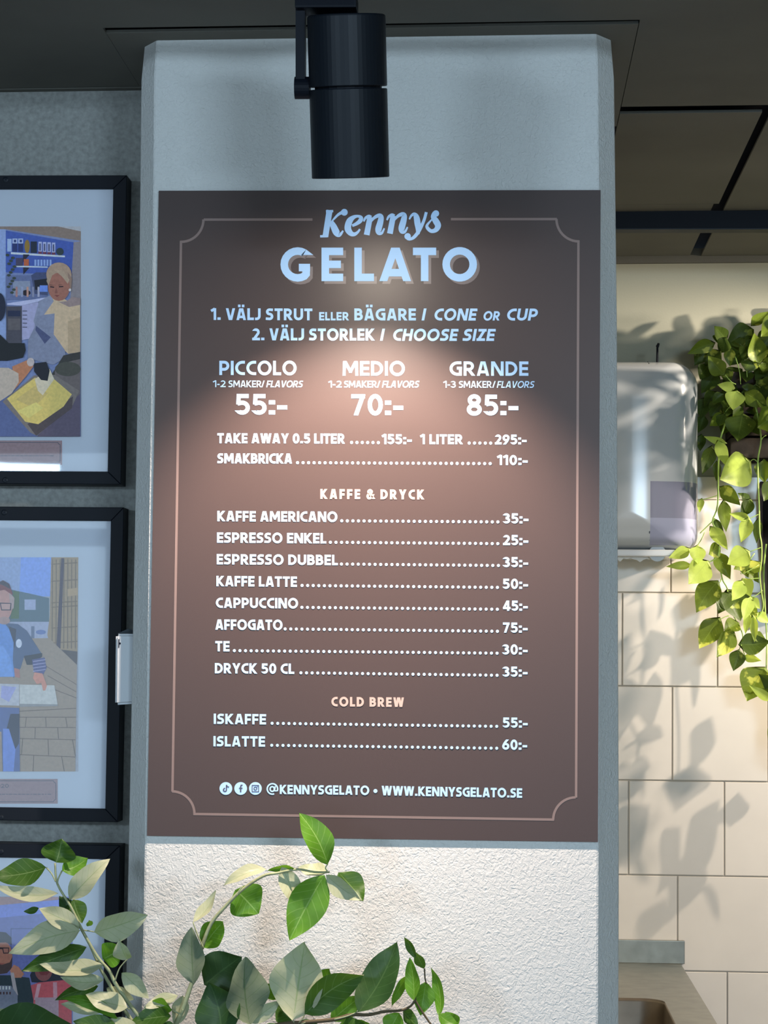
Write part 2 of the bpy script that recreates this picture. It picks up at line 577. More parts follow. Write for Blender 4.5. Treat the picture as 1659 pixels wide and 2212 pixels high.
class Ink:
    """flat print: ribbons, discs and polygons in photo pixels laid onto a plane"""

    def __init__(self, Y):
        self.bm = bmesh.new()
        self.Y0 = Y
        self.Y = Y
        self.n = 0

    def face(self, pts):
        self.n += 1
        self.Y = self.Y0 - (self.n % 7) * 0.00003
        vs = [self.bm.verts.new(P(x, y, self.Y)) for x, y in pts]
        try:
            self.bm.faces.new(vs)
        except ValueError:
            pass

    def ribbon(self, pts, closed=False, flat=False):
        """pts: (x, y, width) pixels"""
        n = len(pts)
        self.n += 1
        self.Y = self.Y0 - (self.n % 7) * 0.00003
        Lf, Rt = [], []
        for i in range(n):
            x, y, w = pts[i]
            if closed:
                p, q = pts[(i - 1) % n], pts[(i + 1) % n]
            else:
                p, q = pts[max(i - 1, 0)], pts[min(i + 1, n - 1)]
            d1 = Vector((x - p[0], y - p[1]))
            d2 = Vector((q[0] - x, q[1] - y))
            if d1.length < 1e-6:
                d1 = d2
            if d2.length < 1e-6:
                d2 = d1
            d1.normalize()
            d2.normalize()
            t = d1 + d2
            if t.length < 1e-4:
                t = d2
            t.normalize()
            nr = Vector((-t.y, t.x))
            cosn = max(nr.dot(Vector((-d2.y, d2.x))), 0.62)
            off = nr * (w / 2 / cosn)
            if flat and not closed and i in (0, n - 1) and abs(t.y) > 0.6:
                off = Vector(((w / 2) / abs(t.y) * (1 if nr.x > 0 else -1), 0))
            Lf.append((x + off.x, y + off.y))
            Rt.append((x - off.x, y - off.y))
        m_ = n if closed else n - 1
        lv = [self.bm.verts.new(P(*p, self.Y)) for p in Lf]
        rv = [self.bm.verts.new(P(*p, self.Y)) for p in Rt]
        for i in range(m_):
            j = (i + 1) % n
            self.bm.faces.new((lv[i], lv[j], rv[j], rv[i]))

    def disc(self, x, y, r, n=14):
        self.face([(x + r * math.cos(2 * math.pi * k / n), y + r * math.sin(2 * math.pi * k / n)) for k in range(n)])

    def out(self, name, m, parent, **k):
        for f in self.bm.faces:
            f.normal_update()
            if f.normal.y > 0:
                f.normal_flip()
        return bm_obj(name, self.bm, m, parent, recalc=False, **k)


def arc(cx, cy, rx, ry, a0, a1, n=10):
    return [(cx + rx * math.cos(math.radians(a0 + (a1 - a0) * i / n)), cy + ry * math.sin(math.radians(a0 + (a1 - a0) * i / n))) for i in range(n + 1)]


def glyph(ch, t):
    """(width, strokes, closed flags, dots); unit cap height, y up"""
    a = t / 2
    b = 1 - a
    S = []

    def s(*p):
        S.append((list(p), False))

    def sp(p, closed=False):
        S.append((p, closed))
    w = 0.6
    if ch in 'AÄ':
        w = 0.80
        s((a + 0.01, 0), (0.345, 1)); s((w - a - 0.01, 0), (w - 0.345, 1)); s((0.2, 0.27), (0.6, 0.27))
        if ch == 'Ä':
            s((0.14, 1.2), (0.35, 1.2)); s((0.45, 1.2), (0.66, 1.2))
    elif ch == 'B':
        w = 0.68
        s((a, 0), (a, 1))
        sp([(a, b), (0.3, b)] + arc(0.34, (b + .52) / 2, 0.18, (b - .52) / 2, 90, -90, 8) + [(a, 0.52)])
        sp([(a, 0.52), (0.32, 0.52)] + arc(0.36, (a + .52) / 2, w - a - 0.36, (.52 - a) / 2, 90, -90, 8) + [(a, a)])
    elif ch == 'C':
        w = 0.66
        sp([(w, b)] + arc(0.5, 0.5, 0.5 - a, 0.5 - a, 90, 270, 14) + [(w, a)])
    elif ch == 'G':
        w = 0.78
        sp([(w - 0.04, b)] + arc(0.5, 0.5, 0.5 - a, 0.5 - a, 90, 270, 14) + [(w - a, a), (w - a, 0.52)])
        s((0.46, 0.53), (w, 0.53))
    elif ch == 'D':
        w = 0.76
        s((a, 0), (a, 1))
        sp([(a, b), (0.26, b)] + arc(0.28, 0.5, w - a - 0.28, 0.5 - a, 90, -90, 12) + [(a, a)])
    elif ch == 'E':
        w = 0.58
        s((a, 0), (a, 1)); s((a, b), (w, b)); s((a, 0.5), (w - 0.03, 0.5)); s((a, a), (w, a))
    elif ch == 'F':
        w = 0.56
        s((a, 0), (a, 1)); s((a, b), (w, b)); s((a, 0.46), (w - 0.03, 0.46))
    elif ch == 'H':
        w = 0.74
        s((a, 0), (a, 1)); s((w - a, 0), (w - a, 1)); s((a, 0.5), (w - a, 0.5))
    elif ch == 'I':
        w = t
        s((a, 0), (a, 1))
    elif ch == 'J':
        w = 0.46
        sp([(w - a, 1), (w - a, 0.34)] + arc(w - a - 0.22, 0.34, 0.22, 0.34 - a, 0, -90, 6) + [(0.0, a)])
    elif ch == 'K':
        w = 0.74
        s((a, 0), (a, 1)); s((a + .02, 0.40), (w - a - 0.03, 1)); s((a + .06, 0.58), (w - a, 0))
    elif ch == 'L':
        w = 0.54
        s((a, 0), (a, 1)); s((a, a), (w, a))
    elif ch == 'M':
        w = 0.98
        s((a, 0), (a + 0.03, 1)); s((w - a, 0), (w - a - 0.03, 1)); s((a + 0.05, 1), (0.49, 0.28)); s((w - a - 0.05, 1), (0.49, 0.28))
        s((0.40, 0.30), (0.58, 0.30))
    elif ch == 'N':
        w = 0.80
        s((a, 0), (a, 1)); s((w - a, 0), (w - a, 1)); s((a + 0.03, 1), (w - a - 0.03, 0))
    elif ch == 'O':
        w = 0.95
        sp(arc(w / 2, 0.5, w / 2 - a, 0.52 - a, 0, 360, 24)[:-1], True)
    elif ch == 'P':
        w = 0.68
        s((a, 0), (a, 1))
        sp([(a, b), (0.3, b)] + arc(0.34, (b + .40) / 2, w - a - 0.34, (b - .40) / 2, 90, -90, 10) + [(a, 0.40)])
    elif ch == 'R':
        w = 0.72
        s((a, 0), (a, 1))
        sp([(a, b), (0.3, b)] + arc(0.34, (b + .44) / 2, 0.66 - a - 0.34, (b - .44) / 2, 90, -90, 10) + [(a, 0.44)])
        s((0.30, 0.46), (w - a, 0))
    elif ch == 'S':
        w = 0.62
        r1 = (b - .52) / 2
        r2 = (.52 - a) / 2
        sp([(w - 0.04, b - 0.02), (0.36, b)] + arc(0.31, .52 + r1, 0.31 - a - 0.01, r1, 90, 250, 8) + arc(0.31, a + r2, w - a - 0.31, r2, 80, -90, 8) + [(0.0, a + 0.02)])
    elif ch == 'T':
        w = 0.66
        s((0, b), (w, b)); s((w / 2, 0), (w / 2, 1))
    elif ch == 'U':
        w = 0.76
        sp([(a, 1), (a, 0.36)] + arc(w / 2, 0.36, w / 2 - a, 0.36 - a, 180, 360, 12) + [(w - a, 1)])
    elif ch == 'V':
        w = 0.76
        s((a, 1), (0.345, 0)); s((w - a, 1), (w - 0.345, 0))
    elif ch == 'W':
        w = 1.12
        s((a, 1), (0.30, 0)); s((0.52, 1), (0.34, 0)); s((0.60, 1), (0.78, 0)); s((w - a, 1), (0.82, 0))
    elif ch == 'Y':
        w = 0.76
        s((a, 1), (w / 2, 0.4)); s((w - a, 1), (w / 2, 0.4)); s((w / 2, 0), (w / 2, 0.48))
    elif ch == 'Z':
        w = 0.62
        s((0.02, b), (w, b)); s((w - a, 1), (a, 0)); s((0, a), (w, a))
    elif ch == '0':
        w = 0.68
        sp(arc(w / 2, 0.5, w / 2 - a, 0.51 - a, 0, 360, 20)[:-1], True)
    elif ch == '1':
        w = 0.42
        s((w - a, 0), (w - a, 1)); s((0.0, 0.76), (w - a, 0.96))
    elif ch == '2':
        w = 0.64
        sp(arc(0.31, 0.68, 0.31 - a, 0.32 - a, 150, -30, 10) + [(a + 0.04, a)])
        s((0, a), (w, a))
    elif ch == '3':
        w = 0.64
        sp(arc(0.29, 0.73, 0.29 - a + .02, 0.27 - a, 150, -80, 10) + [(0.24, 0.54)])
        sp([(0.24, 0.54)] + arc(0.30, 0.30, w - a - 0.30, 0.30 - a, 80, -150, 12))
    elif ch == '4':
        w = 0.70
        s((0.48, 0), (0.48, 1)); s((0.44, 1), (a - .02, 0.28)); s((0, 0.27), (w, 0.27))
    elif ch == '5':
        w = 0.64
        s((0.10, b), (w - 0.06, b)); s((a + 0.05, 1), (a + 0.03, 0.50))
        sp([(0.10, 0.54)] + arc(0.30, 0.34, w - a - 0.30, 0.34 - a, 95, -145, 12))
    elif ch == '6':
        w = 0.68
        sp(arc(w / 2, 0.34, w / 2 - a, 0.34 - a, 0, 360, 18)[:-1], True)
        sp([(0.50, 1)] + smooth_pts([(0.50, 1), (0.24, 0.66), (a, 0.36)], 4)[1:])
    elif ch == '7':
        w = 0.62
        s((0, b), (w - 0.02, b)); s((w - a, 0.97), (0.2, 0))
    elif ch == '8':
        w = 0.68
        sp(arc(w / 2, 0.74, w / 2 - a - 0.04, 0.28 - a, 0, 360, 18)[:-1], True)
        sp(arc(w / 2, 0.29, w / 2 - a, 0.30 - a, 0, 360, 18)[:-1], True)
    elif ch == '9':
        w = 0.68
        sp(arc(w / 2, 0.66, w / 2 - a, 0.34 - a, 0, 360, 18)[:-1], True)
        sp([(0.18, 0)] + smooth_pts([(0.18, 0), (0.44, 0.34), (w - a, 0.64)], 4)[1:])
    elif ch == ':':
        w = 0.27
        s((0, 0.12), (w, 0.12)); s((0, 0.60), (w, 0.60))
    elif ch == '-':
        w = 0.44
        s((0, 0.36), (w, 0.36))
    elif ch == '~':      # short hyphen
        w = 0.30
        s((0, 0.40), (w, 0.40))
    elif ch == '/':
        w = 0.36
        s((a, 0), (w - a, 1))
    elif ch == '.':
        w = 0.27
        s((0, 0.12), (w, 0.12))
    elif ch == '&':
        w = 0.82
        sp(smooth_pts([(w - 0.02, 0.02), (0.5, 0.38), (0.22, 0.68), (0.24, 0.84), (0.40, 0.91), (0.55, 0.80), (0.50, 0.64), (0.2, 0.46), (a, 0.28), (0.22, 0.10), (0.46, 0.14), (0.62, 0.32), (0.72, 0.50)], 3))
    return w, S


def text(ink, st, x0, x1, y0, y1, h, slant=0.0, t=0.22, gap=0.09, sp_w=0.32):
    st = st.replace('1-', '1~') if ':' not in st else st
    tot = 0
    items = []
    for ch in st:
        if ch == ' ':
            tot += sp_w
            continue
        w, S = glyph(ch, t)
        items.append((tot, S))
        tot += w + gap
    tot -= gap
    ww = (x1 - x0) - slant * h
    sx = ww / tot

    def M(gx, gy, ox):
        x = x0 + (ox + gx) * sx + slant * gy * h
        yb = y0 + (y1 - y0) * (x - x0) / max(x1 - x0, 1)
        return x, yb - gy * h
    for ox, S in items:
        for pts, closed in S:
            # drop duplicated neighbours
            q = []
            for p in pts:
                m_ = M(p[0], p[1], ox)
                if not q or (abs(q[-1][0] - m_[0]) + abs(q[-1][1] - m_[1])) > 0.05:
                    q.append((m_[0], m_[1], t * h))
            if len(q) > 1:
                ink.ribbon(q, closed, flat=True)


def dots(ink, xa, ya, xb, yb, r, sp_=12.03):
    n = max(int(round((xb - xa) / sp_)), 1)
    for i in range(n + 1):
        ink.disc(xa + (xb - xa) * i / n, ya + (yb - ya) * i / n, r, 10)


IY = SY - 0.0009
SYs = SY - 0.0004

# border line with notched corners
ln = Ink(SYs)
W5 = 5.3
R = 48.5


def barc(cx, cy, r, a0, a1):
    return [(cx + r * math.cos(math.radians(a0 + (a1 - a0) * i / 12)), cy + r * math.sin(math.radians(a0 + (a1 - a0) * i / 12)), W5) for i in range(13)]


ln.ribbon([(675, 474.2, W5), (440, 474.4, W5)])
ln.ribbon([(974, 473.4, W5), (1203, 473.2, W5)])
ln.ribbon(barc(391, 474, R, 0, 90))
ln.ribbon(barc(1250.5, 473, R, 180, 90))
ln.ribbon([(391, 520, W5), (372.5, 1710, W5)])
ln.ribbon([(1249.5, 519, W5), (1244.5, 1723, W5)])
ln.ribbon(barc(371.5, 1758, R, -90, 0))
ln.ribbon(barc(1243.5, 1771, R, 180, 270))
ln.ribbon([(417.5, 1758.3, W5), (1197, 1770.5, W5)])
ln.out('border_line', M_INKLINE, sign)

# "Kennys": drawn with swelling strokes
ZK = 5.925


def kz(pts, dx=0, dy=0):
    return [(680 + (x + dx) / ZK, 440 + (y + dy) / ZK, w / ZK) for x, y, w in pts]


def kennys(ink, ox=0, oy=0):
    def rb(pts, sm=True, dx=0, dy=0):
        q = smooth_pts(pts, 5) if sm and len(pts) > 2 else pts
        ink.ribbon([(x + ox, y + oy, w) for x, y, w in kz(q, dx, dy)])

    def ball(x, y, r, dx=0, dy=0):
        ink.disc(680 + (x + dx) / ZK + ox, 440 + (y + dy) / ZK + oy, r / ZK, 16)
    rb([(190, 82, 78), (135, 425, 74)], False)
    rb([(143, 100, 34), (236, 94, 30)], False)
    rb([(68, 418, 30), (160, 414, 34)], False)
    rb([(205, 240, 12), (250, 190, 26), (300, 140, 34), (350, 112, 44), (385, 105, 60)])
    ball(378, 110, 44)
    rb([(205, 225, 55), (240, 290, 80), (275, 365, 88), (305, 398, 62), (335, 385, 36), (362, 345, 22)])
    rb([(478, 282, 34), (530, 258, 44), (580, 220, 56), (590, 180, 52), (555, 160, 34), (500, 172, 50), (450, 215, 78), (425, 280, 84), (428, 335, 84), (465, 382, 66), (510, 390, 48), (552, 362, 32), (578, 325, 24)])
    for dx, dy in ((0, 0), (297, -17)):
        rb([(626, 228, 22), (648, 184, 32), (688, 162, 42), (712, 180, 62)], True, dx, dy)
        rb([(708, 170, 70), (664, 400, 74)], False, dx, dy)
        rb([(716, 240, 14), (762, 180, 38), (820, 152, 52), (848, 172, 66), (838, 240, 78), (815, 325, 82), (820, 372, 60), (858, 375, 34), (890, 315, 20)], True, dx, dy)
    rb([(1210, 200, 20), (1235, 155, 30), (1272, 135, 46), (1300, 170, 72), (1315, 250, 80), (1325, 330, 66), (1318, 390, 40)])
    rb([(1427, 108, 38), (1402, 200, 38), (1360, 300, 42), (1312, 380, 46), (1262, 435, 42), (1215, 455, 34), (1185, 445, 40)])
    ball(1188, 418, 42)
    ball(1550, 126, 42)
    rb([(1530, 110, 40), (1515, 165, 60), (1548, 220, 80), (1577, 280, 78), (1550, 335, 60), (1490, 350, 48), (1442, 310, 44), (1440, 270, 32), (1505, 195, 18)])


GEL = [('G', 606.7, 670.4), ('E', 694.5, 741.5), ('L', 765.3, 807.9), ('A', 819.6, 887.9), ('T', 892, 942.2), ('O', 955.7, 1030.3)]


def gelato(ink, dx=0, dy=0):
    t = 0.225
    y1, y0 = 534.9 + dy, 607.3 + dy
    h = y0 - y1
    k = h

    def rr(pts, closed=False):
        ink.ribbon([(x + dx, y + dy, t * h) for x, y in pts], closed, flat=True)
    yb, yt = 607.3, 534.9
    m_ = t * h / 2
    # G: open bowl with a spur
    cx, cy = 643, 571.3
    rr([(cx + 29 * math.cos(math.radians(a_)), cy - 29 * math.sin(math.radians(a_))) for a_ in range(45, 301, 15)] + [(661.3, 592), (661.5, 572)])
    rr([(645.5, 578), (669.8, 578)])
    # E
    rr([(694.5 + m_, yb), (694.5 + m_, yt)])
    for yy, e in ((yt + m_, 741.3), (571, 736.5), (yb - m_, 741.3)):
        rr([(700, yy), (e, yy)])
    # L
    rr([(765.3 + m_, yb), (765.3 + m_, yt)])
    rr([(771, yb - m_), (807.9, yb - m_)])
    # A
    rr([(828, yb), (853.5, yt)])
    rr([(879.5, yb), (854.8, yt)])
    rr([(838, 589), (870, 589)])
    # T
    rr([(892, yt + m_), (942.2, yt + m_)])
    rr([(917.3, yb), (917.3, yt)])
    # O
    rr([(993 + 29.2 * math.cos(math.radians(a_)), 571 - 29.2 * math.sin(math.radians(a_))) for a_ in range(0, 360, 12)], True)


sh = Ink(SYs)
gelato(sh, 6, 6)
sh.out('letter_shadow', M_INKSHADE, sign)
k1 = Ink(IY)
kennys(k1)
k1.out('shop_name', M_INK, sign)
k2 = Ink(IY)
gelato(k2)
k2.out('headline', M_INK, sign)


def line(name, fn, m=M_INK):
    i = Ink(IY)
    fn(i)
    return i.out(name, m, sign)


def L1(i):
    text(i, '1. VÄLJ STRUT', 456, 674.8, 691.2, 692, 25.5)
    text(i, 'ELLER', 689.2, 753.8, 692.1, 692.1, 18)
    text(i, 'BÄGARE', 765.2, 898.5, 692.2, 692.3, 26)
    text(i, '/', 909.5, 922.5, 692.3, 692.3, 26)
    text(i, 'CONE', 936.3, 1031.8, 692.4, 692.5, 26, 0.18)
    text(i, 'OR', 1042.8, 1082.2, 692.3, 692.3, 20, 0.18)
    text(i, 'CUP', 1093, 1164, 692.5, 692.6, 26, 0.18)


def L2(i):
    text(i, '2. VÄLJ STORLEK', 544.7, 809.2, 735.2, 735.8, 26)
    text(i, '/', 819.5, 833, 736, 736, 26)
    text(i, 'CHOOSE', 847, 991, 736.2, 736.5, 26, 0.18)
    text(i, 'SIZE', 998.8, 1071.4, 736.5, 736.5, 26, 0.18)


line('step_text', L1)
line('step_text', L2)
for args in ((('PICCOLO', 473.6, 640.7, 810.1, 810.3, 30.8), ('1-2', 460, 487.5, 836.2, 836.2, 14.5), ('SMAKER', 493.6, 564.8, 836.3, 836.5, 14.5), ('/', 563.5, 572.5, 836.5, 836.5, 14.5), ('FLAVORS', 575, 655.5, 836.6, 836.8, 14.5), ('55:-', 508.4, 620.5, 895.9, 896.2, 45)),
             (('MEDIO', 739.7, 874.9, 811.5, 811.7, 31.5), ('1-2', 709.4, 738.3, 836.9, 837, 14.5), ('SMAKER', 743.2, 813.8, 837, 837, 14.5), ('/', 813.5, 822.5, 837, 837, 14.5), ('FLAVORS', 825, 906.7, 837, 837.1, 14.5), ('70:-', 759, 871, 897, 897.2, 45.5)),
             (('GRANDE', 970.8, 1141.4, 811.6, 811.8, 31), ('1-3', 957.8, 985, 837.4, 837.5, 14.5), ('SMAKER', 991.3, 1062.2, 837.5, 837.6, 14.5), ('/', 1062.5, 1071.5, 837.6, 837.6, 14.5), ('FLAVORS', 1073, 1155.5, 837.7, 837.8, 14.5), ('85:-', 1008, 1119.8, 897.5, 897.8, 45))):
    i = Ink(IY)
    for st, *q in args:
        text(i, st, *q, slant=0.2 if st in ('FLAVORS',) else 0.0, t=0.20 if q[4] > 20 else 0.165)
    i.out('size_text', M_INK, sign)


def row(name, x0, x1, ya, yb, d0, dy0, d1, dy1, price, p0, p1, py, h=22.3):
    i = Ink(IY)
    text(i, name, x0, x1, ya, yb, h)
    dots(i, d0, dy0, d1, dy1, 3.35)
    text(i, price, p0, p1, py, py + 0.4, h - 0.3)
    i.out('menu_line', M_INK, sign)


i = Ink(IY)
text(i, 'TAKE AWAY 0.5 LITER', 469.4, 744.7, 957.3, 958.2, 21.5)
dots(i, 759.5, 955.7, 817.3, 956.1, 3.3, 11.56)
text(i, '155:-', 825.3, 889.7, 959.2, 959.5, 21.3)
text(i, '1 LITER', 908.2, 999.8, 959.4, 959.6, 21.3)
dots(i, 1013.5, 957, 1059.9, 957.2, 3.3, 11.6)
text(i, '295:-', 1069, 1137.6, 960, 960.2, 21.3)
i.out('menu_line', M_INK, sign)
row('SMAKBRICKA', 469.6, 630.8, 1000.8, 1001.6, 642.8, 999.4, 1058.9, 1001.4, '110:-', 1074.3, 1140, 1004.3, 21.7)
row('KAFFE AMERICANO', 469.4, 728.9, 1125.9, 1127.5, 738.2, 1125, 1075.5, 1127.4, '35:-', 1086.8, 1141.5, 1130.7)
row('ESPRESSO ENKEL', 468.6, 704.9, 1172.3, 1174, 713.7, 1171.4, 1075.3, 1174.3, '25:-', 1086.6, 1141.2, 1177.5)
row('ESPRESSO DUBBEL', 467.9, 730, 1219.1, 1221, 737.6, 1218.5, 1076.7, 1221.6, '35:-', 1086.4, 1140.8, 1225.1)
row('KAFFE LATTE', 467.3, 641.4, 1266.2, 1267.8, 652.5, 1264.7, 1074.5, 1268.9, '50:-', 1086, 1140.6, 1272)
row('CAPPUCCINO', 466.2, 644, 1313.1, 1314.4, 652.1, 1312, 1074.3, 1316.1, '45:-', 1086.6, 1140.2, 1319.3)
row('AFFOGATO', 465.2, 610.3, 1360.2, 1361.2, 616, 1358.6, 1074.5, 1363.6, '75:-', 1086.4, 1139.9, 1366.6)
row('TE', 464.8, 496, 1407, 1407.2, 506.2, 1405.4, 1073.7, 1411, '30:-', 1085.2, 1139.9, 1413.8)
row('DRYCK 50 CL', 464, 635.7, 1454.5, 1455.8, 650, 1453.3, 1073.7, 1458.7, '35:-', 1085.6, 1139.7, 1461.7)
row('ISKAFFE', 461.4, 574.8, 1563.8, 1565, 587.8, 1562.4, 1073, 1569, '55:-', 1085.8, 1140, 1571.8)
row('ISLATTE', 460.8, 572.6, 1612.2, 1613, 587, 1609.9, 1073, 1616.3, '60:-', 1084.6, 1138.8, 1619.5)
line('section_title', lambda i: text(i, 'KAFFE & DRYCK', 692, 916.2, 1077.6, 1079, 21.3, t=0.24, gap=0.24, sp_w=0.42), M_INKPINK)
line('section_title', lambda i: text(i, 'COLD BREW', 715.8, 872.6, 1525.8, 1527.2, 20.6, t=0.24, gap=0.17, sp_w=0.42), M_INKPINK)


def web(i):
    # the @ sign
    i.ribbon([(588.5 + 11.3 * math.cos(math.radians(a_)), 1704.2 - 11.3 * math.sin(math.radians(a_)), 3.2) for a_ in range(-25, 296, 15)])
    i.ribbon([(588 + 4.6 * math.cos(math.radians(a_)), 1704.4 - 5.2 * math.sin(math.radians(a_)), 3.2) for a_ in range(0, 360, 24)], True)
    i.ribbon([(595, 1698, 3), (592.5, 1708, 3), (598, 1708.5, 2.6)])
    text(i, 'KENNYSGELATO', 604.3, 797.7, 1715.2, 1717.3, 20)
    i.disc(811, 1708.6, 4.4)
    text(i, 'WWW.KENNYSGELATO.SE', 824.6, 1128, 1717.9, 1723.4, 20.5)


line('web_text', web)
for nm, x in (('music', 487.9), ('letter', 519.9), ('lens', 551.7)):
    i = Ink(IY)
    i.disc(x, 1703.2, 13.8, 28)
    ic = i.out('social_icon', M_INK, sign)
    j = Ink(IY - 0.0005)
    if nm == 'music':
        j.ribbon([(x - 2 + 3.3 * math.cos(math.radians(a_)), 1706.2 - 3.3 * math.sin(math.radians(a_)), 2.4) for a_ in range(80, 361, 20)] + [(x + 1.3, 1695.5, 2.4)])
        j.ribbon([(x + 1.3, 1695.5, 2.2), (x + 3.3, 1699.2, 2.2), (x + 7, 1700.3, 2.2)])
    elif nm == 'letter':
        j.ribbon([(x + 4, 1696, 2.6), (x + 1, 1696.3, 2.6), (x, 1699, 2.8), (x, 1711, 2.8)])
        j.ribbon([(x - 3.6, 1702.5, 2.3), (x + 4, 1702.5, 2.3)])
    else:
        j.ribbon([(x - 7, 1696.5, 1.6), (x + 7, 1696.5, 1.6), (x + 7, 1710.2, 1.6), (x - 7, 1710.2, 1.6)], True)
        j.ribbon([(x + 3.2 * math.cos(math.radians(a_)), 1703.3 - 3.2 * math.sin(math.radians(a_)), 1.6) for a_ in range(0, 360, 24)], True)
        j.disc(x + 4.6, 1699, 1.0, 8)
    j.out('icon_symbol', M_INKDARK, ic)

# ================================================================== TRACK SPOTLIGHT ABOVE THE SIGN
LB = P(757.5, 384, -0.385)          # mouth centre
LT = P(748, 33, -0.438)
ax = (LB - LT).normalized()         # pointing down along the lamp
LR = 0.0545
lamp = empty('track_spotlight', (LT.x, LT.y, LT.z), 'black cylindrical spotlight hanging in front of the pillar above the menu board', 'lamp')
Lh = (LB - LT).length
cut = Lh * 0.437
bm = bmesh.new()
lathe(bm, LT, ax, [(0.0, 0.0), (0.0, LR - 0.002), (0.0015, LR - 0.0004), (0.003, LR), (cut - 0.001, LR), (cut, LR - 0.001), (cut, 0.0)], 56)
bm_obj('upper_housing', bm, M_LAMPBODY, lamp)
bm = bmesh.new()
g2 = cut + 0.0035
lathe(bm, LT, ax, [(g2, 0.0), (g2, LR - 0.001), (g2 + 0.001, LR), (Lh - 0.001, LR), (Lh, LR - 0.001), (Lh, LR - 0.004), (Lh - 0.035, LR - 0.005), (Lh - 0.035, 0.0)], 56)
bm_obj('lower_housing', bm, M_LAMPBODY, lamp)
bm = bmesh.new()
lathe(bm, LT, ax, [(cut - 0.002, 0.0), (cut - 0.002, LR * 0.86), (g2 + 0.002, LR * 0.86), (g2 + 0.002, 0.0)], 24)
bm_obj('spacer', bm, M_BLACKMETAL, lamp)
EC = LT + ax * (Lh - 0.008)
bm = bmesh.new()
lathe(bm, EC, ax, [(0.0, 0.0), (0.0, 0.0125), (-0.004, 0.0125), (-0.012, 0.010), (-0.026, 0.010), (-0.026, 0.0)], 24)
bm_obj('led_emitter', bm, M_EMIT, lamp)
px_ = Vector((-1, 0, 0))
pv = P(651, 190, -0.41)
bm = bmesh.new()
tube(bm, [pv + Vector((0.012, 0, 0)), pv + Vector((-0.009, 0, 0))], 0.0155, 24)
bm_obj('pivot_knob', bm, M_BLACKMETAL, lamp)
a0 = P(640, 185, -0.41)
a1 = P(661.5, 185, -0.41)
t0_ = P(640, -6, -0.43)
t1_ = P(661.5, -6, -0.43)
bm = bmesh.new()
vs = []
for q in ((a0, a1), (t0_, t1_)):
    vs.append([bm.verts.new((q[0].x, q[0].y - 0.011, q[0].z)), bm.verts.new((q[1].x - 0.001, q[1].y - 0.011, q[1].z)), bm.verts.new((q[1].x - 0.001, q[1].y + 0.011, q[1].z)), bm.verts.new((q[0].x, q[0].y + 0.011, q[0].z))])
for k in range(4):
    bm.faces.new((vs[0][k], vs[0][(k + 1) % 4], vs[1][(k + 1) % 4], vs[1][k]))
bm.faces.new(vs[0])
bm.faces.new(vs[1][::-1])
zt = P(700, 26, -0.43).z
xt = P(772, 10, -0.43).x
bm2_top = zt + 0.022
box(bm, t0_.x, xt, -0.452, -0.408, zt, bm2_top, 0.003)
bm_obj('bracket_arm', bm, M_BLACKMETAL, lamp)
bm = bmesh.new()
box(bm, -0.012, 0.0, -0.44, -0.42, bm2_top - 0.001, CZ - 0.030)
bm.free()
bm = bmesh.new()
xm = (t0_.x + xt) / 2
tube(bm, [(xm, -0.43, bm2_top - 0.002), (xm, -0.43, CZ - 0.034)], 0.012, 20)
box(bm, xm - 0.05, xm + 0.05, -0.445, -0.415, CZ - 0.044, CZ - 0.0335)
bm_obj('track_adapter', bm, M_BLACKMETAL, lamp)
bm = bmesh.new()
box(bm, -1.6, 1.6, -0.448, -0.412, CZ - 0.033, CZ - 0.0165)
bm_obj('lighting_track', bm, M_BLACKMETAL, None, label='black ceiling track that carries the spotlight before the menu board', cat='track')
bpy.data.objects['lighting_track'].rotation_euler = (0, -math.atan(0.010), 0)
spot('sign_spot', EC + ax * 0.001, EC + Vector((0.0, math.sin(math.radians(28)), -math.cos(math.radians(28)))), SIGN_LAMP_W, (1.0, 0.80, 0.67), 84, 0.62, 0.014)

# ================================================================== BLACK RAIL ON THE RIGHT-HAND CEILING, AND ITS LAMP
r0 = P(1333, 456, 1.36)
r1 = P(1333, 496, 1.36)
rail = empty('lighting_rail', (1.2, 1.375, r0.z), 'black lighting rail under the ceiling to the right of the pillar', 'track')
bm = bmesh.new()
box(bm, 0.225, 2.6, 1.36, 1.395, r1.z + 0.004, r0.z + 0.001)
bm_obj('rail_body', bm, M_BLACKMETAL, rail)
bm = bmesh.new()
box(bm, 0.225, 2.6, 1.357, 1.398, r1.z, r1.z + 0.0038, 0.001)
bm_obj('rail_lip', bm, M_LAMPBODY, rail)
for hx in (0.5, 1.3, 2.2):
    box_obj('rail_hanger', M_BLACKMETAL, rail, hx - 0.01, hx + 0.01, 1.37, 1.385, r0.z, CZ + 0.02)
BL = Vector((1.45, 1.33, Z0 + 0.60))
AIM = Vector((0.66, 1.85, Z0 - 0.24))
bax = (AIM - BL).normalized()
bl = empty('rail_spotlight', BL, 'black cylindrical spotlight hanging from the right-hand rail, aimed at the vine', 'lamp')
bm = bmesh.new()
lathe(bm, BL - bax * 0.13, bax, [(0, 0), (0, 0.042), (0.13, 0.042), (0.13, 0.038), (0.115, 0.038), (0.115, 0)], 32)
bm_obj('housing', bm, M_LAMPBODY, bl)
bm = bmesh.new()
tube(bm, [BL - bax * 0.07, (1.45, 1.377, Z0 + 0.66), (1.45, 1.377, r1.z)], 0.007, 10)
bm_obj('bracket_arm', bm, M_BLACKMETAL, bl)
spot('vine_spot', BL + bax * 0.003, AIM, BACK_LAMP_W, (1.0, 0.86, 0.70), 104, 0.5, 0.010)
